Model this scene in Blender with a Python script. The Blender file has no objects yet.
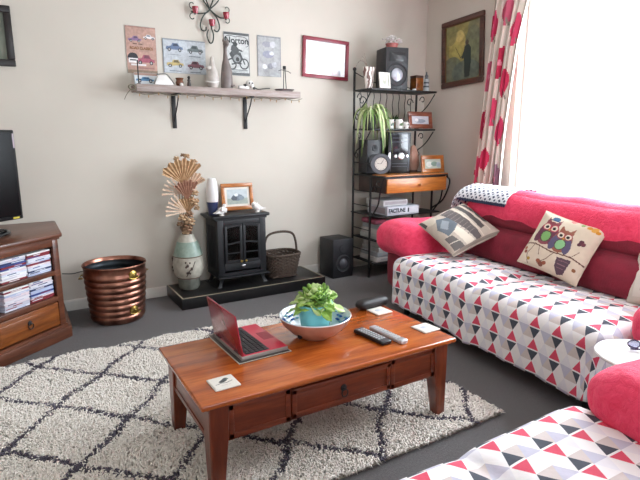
import bpy, bmesh, math, random
import numpy as np
from mathutils import Vector, Matrix, Euler
random.seed(7)
RNG = np.random.default_rng(11)
PI = math.pi
COL = bpy.context.scene.collection

# ---------------------------------------------------------------- colours
def lin(c):
    return c / 12.92 if c <= 0.04045 else ((c + 0.055) / 1.055) ** 2.4
def hx(s):
    s = s.lstrip('#')
    return tuple(lin(int(s[i:i + 2], 16) / 255) for i in (0, 2, 4))

# ---------------------------------------------------------------- materials
MATS = {}
class NT:
    def __init__(self, m):
        m.use_nodes = True
        self.t = m.node_tree
        self.n = self.t.nodes
        self.b = self.n.get('Principled BSDF')
    def new(self, ty, **kw):
        n = self.n.new(ty)
        for k, v in kw.items():
            setattr(n, k, v)
        return n
    def link(self, a, b):
        self.t.links.new(a, b)
    def math(self, op, a, b=None):
        n = self.new('ShaderNodeMath', operation=op)
        for i, v in enumerate((a, b)):
            if v is None: continue
            if isinstance(v, (int, float)): n.inputs[i].default_value = v
            else: self.link(v, n.inputs[i])
        if op == 'COMPARE': n.inputs[2].default_value = 0.1
        return n.outputs[0]
    def ramp(self, fac, stops, interp='LINEAR'):
        r = self.new('ShaderNodeValToRGB')
        r.color_ramp.interpolation = interp
        e = r.color_ramp.elements
        while len(e) < len(stops): e.new(0.5)
        for k, (p, c) in enumerate(stops):
            e[k].position = p
            e[k].color = (*c, 1)
        self.link(fac, r.inputs[0])
        return r.outputs[0]

def setp(b, **kw):
    for k, v in kw.items():
        b.inputs[k].default_value = v

def mat(name, col, rough=0.5, metal=0.0, col2=None, scale=8.0, bump=0.0, bscale=60.0, stretch=None,
        sheen=0.0, coat=0.0, detail=4.0, spec=None, emit=None, estr=0.0, alpha=None):
    if name in MATS: return MATS[name]
    m = bpy.data.materials.new(name)
    t = NT(m)
    c1 = hx(col)
    c2 = hx(col2) if col2 else tuple(v * 0.86 for v in c1)
    tc = t.new('ShaderNodeTexCoord')
    mp = t.new('ShaderNodeMapping')
    if stretch: mp.inputs['Scale'].default_value = stretch
    t.link(tc.outputs['Object'], mp.inputs[0])
    nz = t.new('ShaderNodeTexNoise')
    setp(nz, Scale=scale, Detail=detail)
    t.link(mp.outputs[0], nz.inputs['Vector'])
    c = t.ramp(nz.outputs[0], [(0.3, c2), (0.7, c1)])
    t.link(c, t.b.inputs['Base Color'])
    setp(t.b, Roughness=rough, Metallic=metal)
    if sheen:
        t.b.inputs['Sheen Weight'].default_value = sheen
    if coat:
        t.b.inputs['Coat Weight'].default_value = coat
        t.b.inputs['Coat Roughness'].default_value = 0.15
    if spec is not None:
        t.b.inputs['Specular IOR Level'].default_value = spec
    if emit:
        t.b.inputs['Emission Color'].default_value = (*hx(emit), 1)
        t.b.inputs['Emission Strength'].default_value = estr
    if bump:
        n2 = t.new('ShaderNodeTexNoise')
        setp(n2, Scale=bscale, Detail=3.0)
        t.link(mp.outputs[0], n2.inputs['Vector'])
        bp = t.new('ShaderNodeBump')
        setp(bp, Strength=bump, Distance=0.01)
        t.link(n2.outputs[0], bp.inputs['Height'])
        t.link(bp.outputs[0], t.b.inputs['Normal'])
    MATS[name] = m
    return m

def wood(name, light, mid, dark, axis='X', rough=0.3, coat=0.3, scale=1.0, knots=True):
    if name in MATS: return MATS[name]
    m = bpy.data.materials.new(name)
    t = NT(m)
    tc = t.new('ShaderNodeTexCoord')
    mp = t.new('ShaderNodeMapping')
    s = {'X': (1.2, 11, 11), 'Y': (11, 1.2, 11), 'Z': (11, 11, 1.2)}[axis]
    mp.inputs['Scale'].default_value = tuple(v * scale for v in s)
    t.link(tc.outputs['Object'], mp.inputs[0])
    n1 = t.new('ShaderNodeTexNoise'); setp(n1, Scale=1.6, Detail=6.0, Roughness=0.62, Distortion=0.6)
    t.link(mp.outputs[0], n1.inputs['Vector'])
    base = t.ramp(n1.outputs[0], [(0.28, hx(dark)), (0.5, hx(mid)), (0.72, hx(light))])
    n2 = t.new('ShaderNodeTexNoise'); setp(n2, Scale=9.0, Detail=3.0)
    t.link(mp.outputs[0], n2.inputs['Vector'])
    mx = t.new('ShaderNodeMix', data_type='RGBA', blend_type='MULTIPLY')
    mx.inputs[0].default_value = 0.5
    t.link(base, mx.inputs[6])
    t.link(t.ramp(n2.outputs[0], [(0.35, (0.62, 0.55, 0.5)), (0.6, (1, 1, 1))]), mx.inputs[7])
    out = mx.outputs[2]
    if knots:
        vo = t.new('ShaderNodeTexVoronoi'); setp(vo, Scale=0.42)
        t.link(mp.outputs[0], vo.inputs['Vector'])
        mk = t.new('ShaderNodeMix', data_type='RGBA', blend_type='MULTIPLY')
        mk.inputs[0].default_value = 1.0
        t.link(out, mk.inputs[6])
        t.link(t.ramp(vo.outputs['Distance'], [(0.0, (0.25, 0.16, 0.12)), (0.07, (0.6, 0.5, 0.45)), (0.12, (1, 1, 1))]), mk.inputs[7])
        out = mk.outputs[2]
    t.link(out, t.b.inputs['Base Color'])
    setp(t.b, Roughness=rough)
    t.b.inputs['Coat Weight'].default_value = coat
    t.b.inputs['Coat Roughness'].default_value = 0.12
    MATS[name] = m
    return m

def glass(name, tint='ffffff', rough=0.02):
    if name in MATS: return MATS[name]
    m = bpy.data.materials.new(name)
    t = NT(m)
    t.n.remove(t.b)
    out = t.n.get('Material Output')
    tr = t.new('ShaderNodeBsdfTransparent'); tr.inputs[0].default_value = (*hx(tint), 1)
    gl = t.new('ShaderNodeBsdfGlossy'); gl.inputs['Roughness'].default_value = rough
    lw = t.new('ShaderNodeLayerWeight'); lw.inputs[0].default_value = 0.5
    rf = t.math('ADD', t.math('MULTIPLY', t.math('POWER', lw.outputs['Facing'], 4.0), 0.5), 0.04)
    mx = t.new('ShaderNodeMixShader')
    t.link(rf, mx.inputs[0]); t.link(tr.outputs[0], mx.inputs[1]); t.link(gl.outputs[0], mx.inputs[2])
    t.link(mx.outputs[0], out.inputs[0])
    MATS[name] = m
    return m

def painted(name='printed_surface', rough=0.55, coat=0.0, bump=0.0, bscale=200):
    if name in MATS: return MATS[name]
    m = bpy.data.materials.new(name)
    t = NT(m)
    a = t.new('ShaderNodeAttribute'); a.attribute_name = 'Col'
    t.link(a.outputs['Color'], t.b.inputs['Base Color'])
    setp(t.b, Roughness=rough)
    t.b.inputs['Coat Weight'].default_value = coat
    t.b.inputs['Coat Roughness'].default_value = 0.08
    if bump:
        n2 = t.new('ShaderNodeTexNoise'); setp(n2, Scale=float(bscale), Detail=2.0)
        tc = t.new('ShaderNodeTexCoord'); t.link(tc.outputs['Object'], n2.inputs['Vector'])
        bp = t.new('ShaderNodeBump'); setp(bp, Strength=bump, Distance=0.005)
        t.link(n2.outputs[0], bp.inputs['Height']); t.link(bp.outputs[0], t.b.inputs['Normal'])
    MATS[name] = m
    return m

def triangle_cloth(name, s=0.076, h=0.067, ox=0.0, oy=0.0, flip=False):
    """printed cotton: a lattice of small triangles; two uv axes in metres"""
    if name in MATS: return MATS[name]
    m = bpy.data.materials.new(name)
    t = NT(m)
    uv = t.new('ShaderNodeUVMap'); uv.uv_map = 'cloth'
    sp = t.new('ShaderNodeSeparateXYZ'); t.link(uv.outputs[0], sp.inputs[0])
    x = t.math('DIVIDE', t.math('ADD', sp.outputs[0], ox), s)
    y = t.math('DIVIDE', t.math('ADD', sp.outputs[1], oy), h if not flip else -h)
    a = t.math('SUBTRACT', x, t.math('MULTIPLY', y, 0.5))
    i = t.math('FLOOR', a); fa = t.math('SUBTRACT', a, i)
    r = t.math('FLOOR', y); fy = t.math('SUBTRACT', y, r)
    down = t.math('GREATER_THAN', t.math('ADD', fa, fy), 1.0)
    ip = t.math('FLOORED_MODULO', t.math('ADD', i, t.math('FLOOR', t.math('MULTIPLY', r, 0.5))), 2.0); rp = t.math('FLOORED_MODULO', r, 2.0)
    idn = t.math('ADD', down, t.math('ADD', t.math('MULTIPLY', ip, 2.0), t.math('MULTIPLY', rp, 4.0)))
    # the dark and the red triangles stop short of their shared row line
    g1 = t.math('MULTIPLY', t.math('COMPARE', idn, 1.0), t.math('GREATER_THAN', fy, 0.92))
    g2 = t.math('MULTIPLY', t.math('COMPARE', idn, 4.0), t.math('LESS_THAN', fy, 0.05))
    gap = t.math('MAXIMUM', g1, g2)
    idn = t.math('MULTIPLY', idn, t.math('SUBTRACT', 1.0, gap))
    fac = t.math('DIVIDE', t.math('ADD', idn, 0.5), 8.0)
    W = hx('f7f4f5'); B = hx('d8cdca'); L = hx('cccadb'); D = hx('474c58'); R = hx('e0506a'); G = hx('eeecf2')
    cols = [W, D, B, L, R, W, G, W]
    c = t.ramp(fac, [(k / 8, c_) for k, c_ in enumerate(cols)], 'CONSTANT')
    t.link(c, t.b.inputs['Base Color'])
    setp(t.b, Roughness=0.85)
    n2 = t.new('ShaderNodeTexNoise'); setp(n2, Scale=14.0, Detail=4.0)
    t.link(uv.outputs[0], n2.inputs['Vector'])
    bp = t.new('ShaderNodeBump'); setp(bp, Strength=0.35, Distance=0.02)
    t.link(n2.outputs[0], bp.inputs['Height']); t.link(bp.outputs[0], t.b.inputs['Normal'])
    MATS[name] = m
    return m

def fluffy(name, col, col2, scale=22.0):
    """plush pile: soft bump and sheen"""
    if name in MATS: return MATS[name]
    m = bpy.data.materials.new(name)
    t = NT(m)
    tc = t.new('ShaderNodeTexCoord')
    n1 = t.new('ShaderNodeTexNoise'); setp(n1, Scale=scale, Detail=6.0, Roughness=0.7, Distortion=1.2)
    t.link(tc.outputs['Object'], n1.inputs['Vector'])
    t.link(t.ramp(n1.outputs[0], [(0.3, hx(col2)), (0.62, hx(col))]), t.b.inputs['Base Color'])
    setp(t.b, Roughness=0.8)
    t.b.inputs['Sheen Weight'].default_value = 0.25
    t.b.inputs['Sheen Tint'].default_value = (1, 0.5, 0.6, 1)
    t.b.inputs['Sheen Roughness'].default_value = 0.5
    bp = t.new('ShaderNodeBump'); setp(bp, Strength=0.8, Distance=0.012)
    t.link(n1.outputs[0], bp.inputs['Height']); t.link(bp.outputs[0], t.b.inputs['Normal'])
    MATS[name] = m
    return m

# ---------------------------------------------------------------- objects
def thing(name, label, cat, loc=(0, 0, 0), rz=0.0, group=None, rot=None):
    o = bpy.data.objects.new(name, None)
    COL.objects.link(o)
    o.empty_display_size = 0.05
    o.location = loc
    o.rotation_euler = rot if rot else (0, 0, rz)
    o['label'] = label; o['category'] = cat
    if group: o['group'] = group
    return o

def tag(o, label, cat, group=None, kind=None):
    o['label'] = label; o['category'] = cat
    if group: o['group'] = group
    if kind: o['kind'] = kind
    return o

class M:
    """collects shapes into one mesh"""
    def __init__(self):
        self.b = bmesh.new()
    def _xf(self, verts, mtx):
        bmesh.ops.transform(self.b, matrix=mtx, verts=verts)
    def box(self, c, s, rot=None, bev=0.0, seg=2):
        r = bmesh.ops.create_cube(self.b, size=1.0)
        vs = r['verts']
        self._xf(vs, Matrix.Diagonal((s[0], s[1], s[2], 1)))
        if bev:
            es = list({e for v in vs for e in v.link_edges})
            r2 = bmesh.ops.bevel(self.b, geom=es, offset=bev, segments=seg, affect='EDGES', profile=0.5)
            vs = list({v for f in r2['faces'] for v in f.verts} | {v for v in vs if v.is_valid})
        mt = Matrix.Translation(c) @ (Euler(rot).to_matrix().to_4x4() if rot else Matrix.Identity(4))
        self._xf(vs, mt)
        return self
    def cyl(self, p0, p1, r0, r1=None, n=20, caps=True):
        r1 = r0 if r1 is None else r1
        p0, p1 = Vector(p0), Vector(p1)
        d = p1 - p0
        q = d.to_track_quat('Z', 'Y').to_matrix().to_4x4()
        r = bmesh.ops.create_cone(self.b, cap_ends=caps, segments=n, radius1=r0, radius2=r1, depth=d.length)
        self._xf(r['verts'], Matrix.Translation((p0 + p1) / 2) @ q)
        return self
    def ball(self, c, r, s=(1, 1, 1), n=16, rot=None):
        q = bmesh.ops.create_uvsphere(self.b, u_segments=n, v_segments=max(6, n // 2), radius=r)
        self._xf(q['verts'], Matrix.Translation(c) @ (Euler(rot).to_matrix().to_4x4() if rot else Matrix.Identity(4)) @ Matrix.Diagonal((*s, 1)))
        return self
    def lathe(self, prof, c=(0, 0, 0), n=32, rfun=None, axis=None, caps=(True, True)):
        rings = []
        mt = Matrix.Translation(c)
        if axis is not None:
            mt = mt @ Vector(axis).to_track_quat('Z', 'Y').to_matrix().to_4x4()
        for k, (r, z) in enumerate(prof):
            ring = []
            for j in range(n):
                a = 2 * PI * j / n
                rr = r if rfun is None else rfun(r, a, z)
                ring.append(self.b.verts.new(mt @ Vector((rr * math.cos(a), rr * math.sin(a), z))))
            rings.append(ring)
        for a, b in zip(rings, rings[1:]):
            for j in range(n):
                j2 = (j + 1) % n
                self.b.faces.new((a[j], a[j2], b[j2], b[j]))
        if caps[0] and prof[0][0] > 1e-6: self.b.faces.new(list(reversed(rings[0])))
        if caps[1] and prof[-1][0] > 1e-6: self.b.faces.new(rings[-1])
        return self
    def tube(self, pts, r, n=8, closed=False, flat=None):
        pts = [Vector(p) for p in pts]
        N = len(pts)
        rad = r if isinstance(r, (list, tuple)) else [r] * N
        rings = []
        up = None
        for k, p in enumerate(pts):
            if closed: t = pts[(k + 1) % N] - pts[k - 1]
            else: t = pts[min(k + 1, N - 1)] - pts[max(k - 1, 0)]
            if t.length < 1e-9: t = Vector((0, 0, 1))
            t.normalize()
            if up is None:
                up = Vector((0, 0, 1)) if abs(t.z) < 0.9 else Vector((1, 0, 0))
            u = up - t * up.dot(t)
            if u.length < 1e-5: u = Vector((1, 0, 0)) - t * t.x
            u.normalize(); up = u
            w = t.cross(u)
            f = flat if flat else 1.0
            rings.append([self.b.verts.new(p + (u * math.cos(2 * PI * j / n) * f + w * math.sin(2 * PI * j / n)) * rad[k]) for j in range(n)])
        pairs = list(zip(rings, rings[1:])) + ([(rings[-1], rings[0])] if closed else [])
        for a, b in pairs:
            for j in range(n):
                j2 = (j + 1) % n
                self.b.faces.new((a[j], a[j2], b[j2], b[j]))
        if not closed:
            self.b.faces.new(list(reversed(rings[0]))); self.b.faces.new(rings[-1])
        return self
    def prism(self, poly, z0, z1, mtx=None, bev=0.0):
        """poly in xy, extruded z0..z1"""
        lo = [self.b.verts.new((x, y, z0)) for x, y in poly]
        hi = [self.b.verts.new((x, y, z1)) for x, y in poly]
        n = len(poly)
        self.b.faces.new(list(reversed(lo))); self.b.faces.new(hi)
        for j in range(n):
            j2 = (j + 1) % n
            self.b.faces.new((lo[j], lo[j2], hi[j2], hi[j]))
        if bev:
            es = list({e for v in lo + hi for e in v.link_edges})
            r2 = bmesh.ops.bevel(self.b, geom=es, offset=bev, segments=2, affect='EDGES', profile=0.5)
            vs = list({v for f in r2['faces'] for v in f.verts} | {v for v in lo + hi if v.is_valid})
        else: vs = lo + hi
        if mtx is not None: self._xf(vs, mtx)
        return self
    def loft(self, rings):
        """list of same-length (x,y,z) rings"""
        rv = [[self.b.verts.new(p) for p in r] for r in rings]
        n = len(rings[0])
        for a, b in zip(rv, rv[1:]):
            for j in range(n):
                j2 = (j + 1) % n
                self.b.faces.new((a[j], a[j2], b[j2], b[j]))
        self.b.faces.new(list(reversed(rv[0]))); self.b.faces.new(rv[-1])
        return self
    def soft(self, c, s, r, n=10, puff=(0, 0, 0), wob=0.0, wf=3.0, rot=None, seed=0):
        """rounded box, subdivided; puff = outward swelling of each axis' faces"""
        tb = bmesh.new()
        bmesh.ops.create_cube(tb, size=2.0)
        bmesh.ops.subdivide_edges(tb, edges=tb.edges[:], cuts=n, use_grid_fill=True)
        hs = [v / 2 for v in s]
        for v in tb.verts:
            p = v.co.copy()
            q = Vector([math.copysign(abs(math.sin(p[i] * PI / 2)) ** 0.8, p[i]) for i in range(3)])
            o = Vector((q[0] * hs[0], q[1] * hs[1], q[2] * hs[2]))
            inn = Vector([max(-hs[i] + r, min(hs[i] - r, o[i])) for i in range(3)])
            d = o - inn
            if d.length > 1e-9: o = inn + d.normalized() * r
            for i in range(3):
                j, k = (i + 1) % 3, (i + 2) % 3
                o[i] += puff[i] * q[i] * (1 - q[j] ** 2) * (1 - q[k] ** 2)
            if wob:
                o += Vector((math.sin(wf * 7 * o.y + seed) , math.sin(wf * 6 * o.z + 1 + seed), math.sin(wf * 5 * o.x + 2 + seed) * math.cos(wf * 4 * o.y + seed))) * wob
            v.co = o
        mt = Matrix.Translation(c) @ (Euler(rot).to_matrix().to_4x4() if rot else Matrix.Identity(4))
        bmesh.ops.transform(tb, matrix=mt, verts=tb.verts[:])
        tmp = bpy.data.meshes.new('tmp'); tb.to_mesh(tmp); tb.free()
        self.b.from_mesh(tmp); bpy.data.meshes.remove(tmp)
        return self
    def out(self, name, m, parent=None, smooth=40, loc=None, label=None):
        bmesh.ops.recalc_face_normals(self.b, faces=self.b.faces[:])
        me = bpy.data.meshes.new(name)
        self.b.to_mesh(me); self.b.free()
        me.materials.append(m)
        if smooth:
            for p in me.polygons: p.use_smooth = True
            me.set_sharp_from_angle(angle=math.radians(smooth))
        o = bpy.data.objects.new(name, me)
        COL.objects.link(o)
        if parent is not None: o.parent = parent
        if loc is not None: o.location = loc
        if label: o['label'] = label
        return o

def struct(o):
    o['kind'] = 'structure'
    return o

def rawmesh(name, verts, faces, m, parent=None, smooth=True, cols=None, uvs=None, uvname='cloth'):
    me = bpy.data.meshes.new(name)
    verts = np.asarray(verts, dtype=np.float32)
    faces = np.asarray(faces, dtype=np.int32)
    k = faces.shape[1]
    me.vertices.add(len(verts)); me.vertices.foreach_set('co', verts.ravel())
    me.loops.add(faces.size); me.loops.foreach_set('vertex_index', faces.ravel())
    me.polygons.add(len(faces))
    me.polygons.foreach_set('loop_start', np.arange(0, faces.size, k, dtype=np.int32))
    me.polygons.foreach_set('loop_total', np.full(len(faces), k, dtype=np.int32))
    me.update(calc_edges=True)
    me.validate()
    if smooth: me.polygons.foreach_set('use_smooth', np.ones(len(faces), dtype=bool))
    me.materials.append(m)
    if cols is not None:      # per face colours
        ca = me.color_attributes.new('Col', 'FLOAT_COLOR', 'CORNER')
        c = np.ones((len(faces), k, 4), dtype=np.float32)
        c[:, :, :3] = np.asarray(cols, dtype=np.float32)[:, None, :]
        ca.data.foreach_set('color', c.ravel())
    if uvs is not None:       # per vertex uv
        ul = me.uv_layers.new(name=uvname)
        ul.data.foreach_set('uv', np.asarray(uvs, dtype=np.float32)[faces.ravel()].ravel())
    o = bpy.data.objects.new(name, me)
    COL.objects.link(o)
    if parent is not None: o.parent = parent
    return o

# ---------------------------------------------------------------- printed pictures
class Canvas:
    def __init__(self, w, h, bg):
        self.w, self.h = w, h
        self.a = np.zeros((h, w, 3)); self.a[:] = hx(bg)
        yy, xx = np.mgrid[0:h, 0:w]
        self.x = (xx + 0.5) / w; self.y = (yy + 0.5) / h      # 0..1, y downwards
        self.asp = h / w
    def put(self, mask, col, al=1.0):
        c = np.array(hx(col)); self.a[mask] = self.a[mask] * (1 - al) + c * al
        return self
    def rect(self, x0, y0, x1, y1, col, al=1.0):
        return self.put((self.x >= x0) & (self.x <= x1) & (self.y >= y0) & (self.y <= y1), col, al)
    def ell(self, cx, cy, rx, ry, col, al=1.0, rot=0.0):
        dx = self.x - cx; dy = (self.y - cy)
        if rot:
            dy = dy * self.asp
            c, s = math.cos(rot), math.sin(rot)
            dx, dy = dx * c + dy * s, (-dx * s + dy * c) / self.asp
        return self.put((dx / rx) ** 2 + (dy / ry) ** 2 <= 1, col, al)
    def ring(self, cx, cy, rx, ry, t, col):
        q = ((self.x - cx) / rx) ** 2 + ((self.y - cy) / ry) ** 2
        return self.put((q <= 1) & (q >= (1 - t) ** 2), col)
    def poly(self, pts, col, al=1.0):
        ins = np.zeros(self.x.shape, bool)
        n = len(pts)
        for i in range(n):
            x0, y0 = pts[i]; x1, y1 = pts[(i + 1) % n]
            if y0 == y1: continue
            c = ((y0 > self.y) != (y1 > self.y)) & (self.x < (x1 - x0) * (self.y - y0) / (y1 - y0) + x0)
            ins ^= c
        return self.put(ins, col, al)
    def line(self, pts, t, col, al=1.0):
        for (x0, y0), (x1, y1) in zip(pts, pts[1:]):
            dx, dy = x1 - x0, (y1 - y0) * self.asp
            px, py = self.x - x0, (self.y - y0) * self.asp
            k = np.clip((px * dx + py * dy) / (dx * dx + dy * dy + 1e-9), 0, 1)
            self.put((px - k * dx) ** 2 + (py - k * dy) ** 2 <= (t / 2) ** 2, col, al)
        return self
    def noise(self, amt, cell=6):
        g = RNG.random((self.h // cell + 2, self.w // cell + 2))
        yi = self.y * self.h / cell; xi = self.x * self.w / cell
        y0 = yi.astype(int); x0 = xi.astype(int); fy = yi - y0; fx = xi - x0
        n = g[y0, x0] * (1 - fy) * (1 - fx) + g[y0 + 1, x0] * fy * (1 - fx) + g[y0, x0 + 1] * (1 - fy) * fx + g[y0 + 1, x0 + 1] * fy * fx
        self.a *= (1 + (n[:, :, None] - 0.5) * 2 * amt)
        return self

def panel(name, cv, w, h, m, parent=None, y=0.0, x0=None, z0=0.0, fn=None):
    """printed rectangle facing -Y in the xz plane; canvas top at the top"""
    nx, ny = cv.w, cv.h
    x0 = -w / 2 if x0 is None else x0
    U, V = np.meshgrid(np.linspace(0, 1, nx + 1), np.linspace(0, 1, ny + 1))
    if fn is None:
        P = np.stack([x0 + U * w, np.full(U.shape, y), z0 + (1 - V) * h], -1).reshape(-1, 3)
    else:
        P = fn(U, V).reshape(-1, 3)
    i = np.arange(nx * ny); r, c = i // nx, i % nx
    a = r * (nx + 1) + c
    F = np.stack([a, a + nx + 1, a + nx + 2, a + 1], 1)
    return rawmesh(name, P, F, m, parent, cols=cv.a.reshape(-1, 3))

def text(s, size, m, parent, loc, rot=(PI / 2, 0, 0), name='lettering', ext=0.0006, sx=1.0, shear=0.0, align='CENTER', bold=0.0):
    cu = bpy.data.curves.new(name, 'FONT')
    cu.body = s; cu.size = size; cu.extrude = ext; cu.align_x = align; cu.align_y = 'CENTER'; cu.shear = shear; cu.offset = bold
    o = bpy.data.objects.new(name + '_c', cu)
    COL.objects.link(o)
    dg = bpy.context.evaluated_depsgraph_get()
    me = bpy.data.meshes.new_from_object(o.evaluated_get(dg))
    bpy.data.objects.remove(o)
    me.materials.clear(); me.materials.append(m)
    r = bpy.data.objects.new(name, me)
    COL.objects.link(r)
    r.parent = parent; r.location = loc; r.rotation_euler = rot; r.scale = (sx, 1, 1)
    return r

def spiral(c, r0, r1, a0, a1, n=20, plane='xz'):
    pts = []
    for k in range(n + 1):
        t = k / n; a = a0 + (a1 - a0) * t; r = r0 + (r1 - r0) * t
        x, z = r * math.cos(a), r * math.sin(a)
        pts.append((c[0] + x, c[1], c[2] + z) if plane == 'xz' else (c[0], c[1] + x, c[2] + z))
    return pts

def bez(p0, p1, p2, p3, n=12):
    p0, p1, p2, p3 = map(Vector, (p0, p1, p2, p3))
    return [tuple(p0 * (1 - t) ** 3 + p1 * 3 * t * (1 - t) ** 2 + p2 * 3 * t * t * (1 - t) + p3 * t ** 3) for t in [k / n for k in range(n + 1)]]

def smooth_path(pts, n=6):
    """Catmull-Rom"""
    P = [Vector(p) for p in pts]
    P = [P[0] * 2 - P[1]] + P + [P[-1] * 2 - P[-2]]
    o = []
    for i in range(1, len(P) - 2):
        for k in range(n):
            t = k / n
            a, b, c, d = P[i - 1:i + 3]
            o.append(0.5 * ((2 * b) + (c - a) * t + (2 * a - 5 * b + 4 * c - d) * t * t + (3 * b - 3 * c + d - a) * t ** 3))
    o.append(P[-2])
    return o
# ---------------------------------------------------------------- palette
PAINT = mat('wall_paint', 'cfc8bd', 0.9, col2='c9c2b7', scale=1.5, bump=0.04, bscale=220)
CEIL = mat('ceiling_paint', 'e9e6e0', 0.9, bump=0.05, bscale=150)
SKIRT = mat('skirting_paint', 'd8d4cc', 0.45)
CARPET = mat('carpet_pile', '757273', 0.95, col2='656263', scale=90, bump=0.9, bscale=420, sheen=0.15)
FRAMEW = mat('white_upvc', 'f1f1ee', 0.35)
BLACK = mat('black_plastic', '131316', 0.38, col2='0e0e10', scale=5)
BLACKM = mat('black_iron', '1b1a1c', 0.5, col2='100f10', scale=40, bump=0.2)
GLOSSB = mat('gloss_black', '060608', 0.35, coat=0.1)
CHROME = mat('silver_metal', 'c9cacd', 0.25, 0.95)
BRASS = mat('brass', 'b59a55', 0.3, 0.9, col2='8e783c', scale=20)
WHITEG = mat('white_glaze', 'eeeae6', 0.25, coat=0.3)
WALNUT = wood('dark_stained_wood', '7d4c33', '663a27', '452618', 'X', 0.38, 0.2)
WALNUTZ = wood('dark_stained_wood_upright', '7d4c33', '663a27', '452618', 'Z', 0.38, 0.2)
HONEYX = wood('amber_pine_drawer', '9c5c28', '874a1e', '643414', 'X', 0.35, 0.3)
OAK = wood('honey_wood', 'c07a34', 'b06a28', '8f5220', 'X', 0.35, 0.2)
TABX = wood('red_brown_pine_top', 'cf7732', 'b65b22', '823a15', 'X', 0.2, 0.5, 0.9)
TABA = wood('red_brown_pine_apron', '8c4322', '75331a', '54200f', 'X', 0.3, 0.3, 0.9)
TABZ = wood('red_brown_pine_leg', '8c4322', '75331a', '54200f', 'Z', 0.3, 0.3, 0.9)
TABY = wood('red_brown_pine_side', '8c4322', '75331a', '54200f', 'Y', 0.3, 0.3, 0.9)
PRINT = painted('printed_tin', 0.5)
PRINTC = painted('printed_cotton', 0.9, bump=0.25, bscale=260)
PRINTG = painted('print_behind_glass', 0.6, coat=0.8)

XL, XR, YB, YF, ZC = -1.2, 4.2, 4.66, -2.4, 3.05
# ---------------------------------------------------------------- shell
struct(M().box(((XL + XR) / 2, (YB + YF) / 2, -0.05), (XR - XL + 0.4, YB - YF + 0.4, 0.1)).out('floor', CARPET))
struct(M().box(((XL + XR) / 2, (YB + YF) / 2, ZC + 0.05), (XR - XL + 0.4, YB - YF + 0.4, 0.1)).out('ceiling', CEIL))
struct(M().box(((XL + XR) / 2, YB + 0.1, ZC / 2), (XR - XL + 0.4, 0.2, ZC)).out('wall_back', PAINT))
struct(M().box((XL - 0.1, (YB + YF) / 2, ZC / 2), (0.2, YB - YF, ZC)).out('wall_left', PAINT))
WY0, WY1, WZ0, WZ1 = 0.55, 3.38, 0.9, 2.78
m = M()
m.box((XR + 0.1, (YF + WY0) / 2, ZC / 2), (0.2, WY0 - YF, ZC))
m.box((XR + 0.1, (YB + WY1) / 2, ZC / 2), (0.2, YB - WY1, ZC))
m.box((XR + 0.1, (WY0 + WY1) / 2, WZ0 / 2), (0.2, WY1 - WY0, WZ0))
m.box((XR + 0.1, (WY0 + WY1) / 2, (ZC + WZ1) / 2), (0.2, WY1 - WY0, ZC - WZ1))
struct(m.out('wall_right', PAINT))
RX0, RX1, RZ0, RZ1 = 0.4, 2.0, 0.95, 2.3
m = M()
m.box(((XL + RX0) / 2 - 0.1, YF - 0.1, ZC / 2), (RX0 - XL + 0.2, 0.2, ZC))
m.box(((XR + RX1) / 2 + 0.1, YF - 0.1, ZC / 2), (XR - RX1 + 0.2, 0.2, ZC))
m.box(((RX0 + RX1) / 2, YF - 0.1, RZ0 / 2), (RX1 - RX0, 0.2, RZ0))
m.box(((RX0 + RX1) / 2, YF - 0.1, (ZC + RZ1) / 2), (RX1 - RX0, 0.2, ZC - RZ1))
struct(m.out('wall_front', PAINT))

def skirting(name, p0, p1, n):
    d = Vector(p1) - Vector(p0); L = d.length
    a = math.atan2(d.y, d.x)
    mm = M()
    prof = [(0, 0), (0.018, 0), (0.018, 0.07), (0.012, 0.085), (0.004, 0.092), (0, 0.092)]
    mt = Matrix.Translation(p0) @ Matrix.Rotation(a, 4, 'Z') @ Matrix(((0, 0, 1, 0), (-1, 0, 0, 0), (0, 1, 0, 0), (0, 0, 0, 1)))
    mm.prism(prof, 0, L, mtx=mt)
    return struct(mm.out(name, SKIRT))
skirting('baseboard_back', (XL, YB, 0), (XR, YB, 0), 0)
skirting('baseboard_right', (XR, YB, 0), (XR, YF, 0), 0)
skirting('baseboard_left', (XL, YF, 0), (XL, YB, 0), 0)

def window(name, c, w, h, along, panes):
    """frame in a wall opening; along = 'x' or 'y'"""
    root = struct(thing(name, '', '', c)); del root['label']; del root['category']
    def bx(mm, u, z, su, sz, t=0.06, off=0.0):
        if along == 'y': mm.box((off, u, z), (t, su, sz), bev=0.006)
        else: mm.box((u, off, z), (su, t, sz), bev=0.006)
    mm = M(); f = 0.06
    bx(mm, 0, h / 2 - f / 2, w, f); bx(mm, 0, -h / 2 + f / 2, w, f)
    for s in (-1, 1): bx(mm, s * (w / 2 - f / 2), 0, f, h)
    for k in range(1, len(panes)): bx(mm, panes[k], 0, 0.05, h)
    mm.out('window_frame', FRAMEW, root)
    ed = [-w / 2] + list(panes[1:]) + [w / 2]
    G = glass('window_glass')
    for a, b in zip(ed, ed[1:]):
        g = M()
        bx(g, (a + b) / 2, 0, b - a - 0.05, h - 0.1, t=0.006, off=0.0)
        g.out('window_pane', G, root)
    return root
w1 = window('window_1', (XR + 0.12, (WY0 + WY1) / 2, (WZ0 + WZ1) / 2), WY1 - WY0, WZ1 - WZ0, 'y', [0, -0.75])
s = M().box((0, 0, 0), (0.2, WY1 - WY0 + 0.04, 0.03), bev=0.008).out('window_sill', FRAMEW, w1)
s.location = (-0.1, 0, -(WZ1 - WZ0) / 2 + 0.005)
w2 = window('added_rear_window', ((RX0 + RX1) / 2, YF - 0.1, (RZ0 + RZ1) / 2), RX1 - RX0, RZ1 - RZ0, 'x', [0, 0.0])  # unseen rear window, added to light the room from behind the camera

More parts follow.
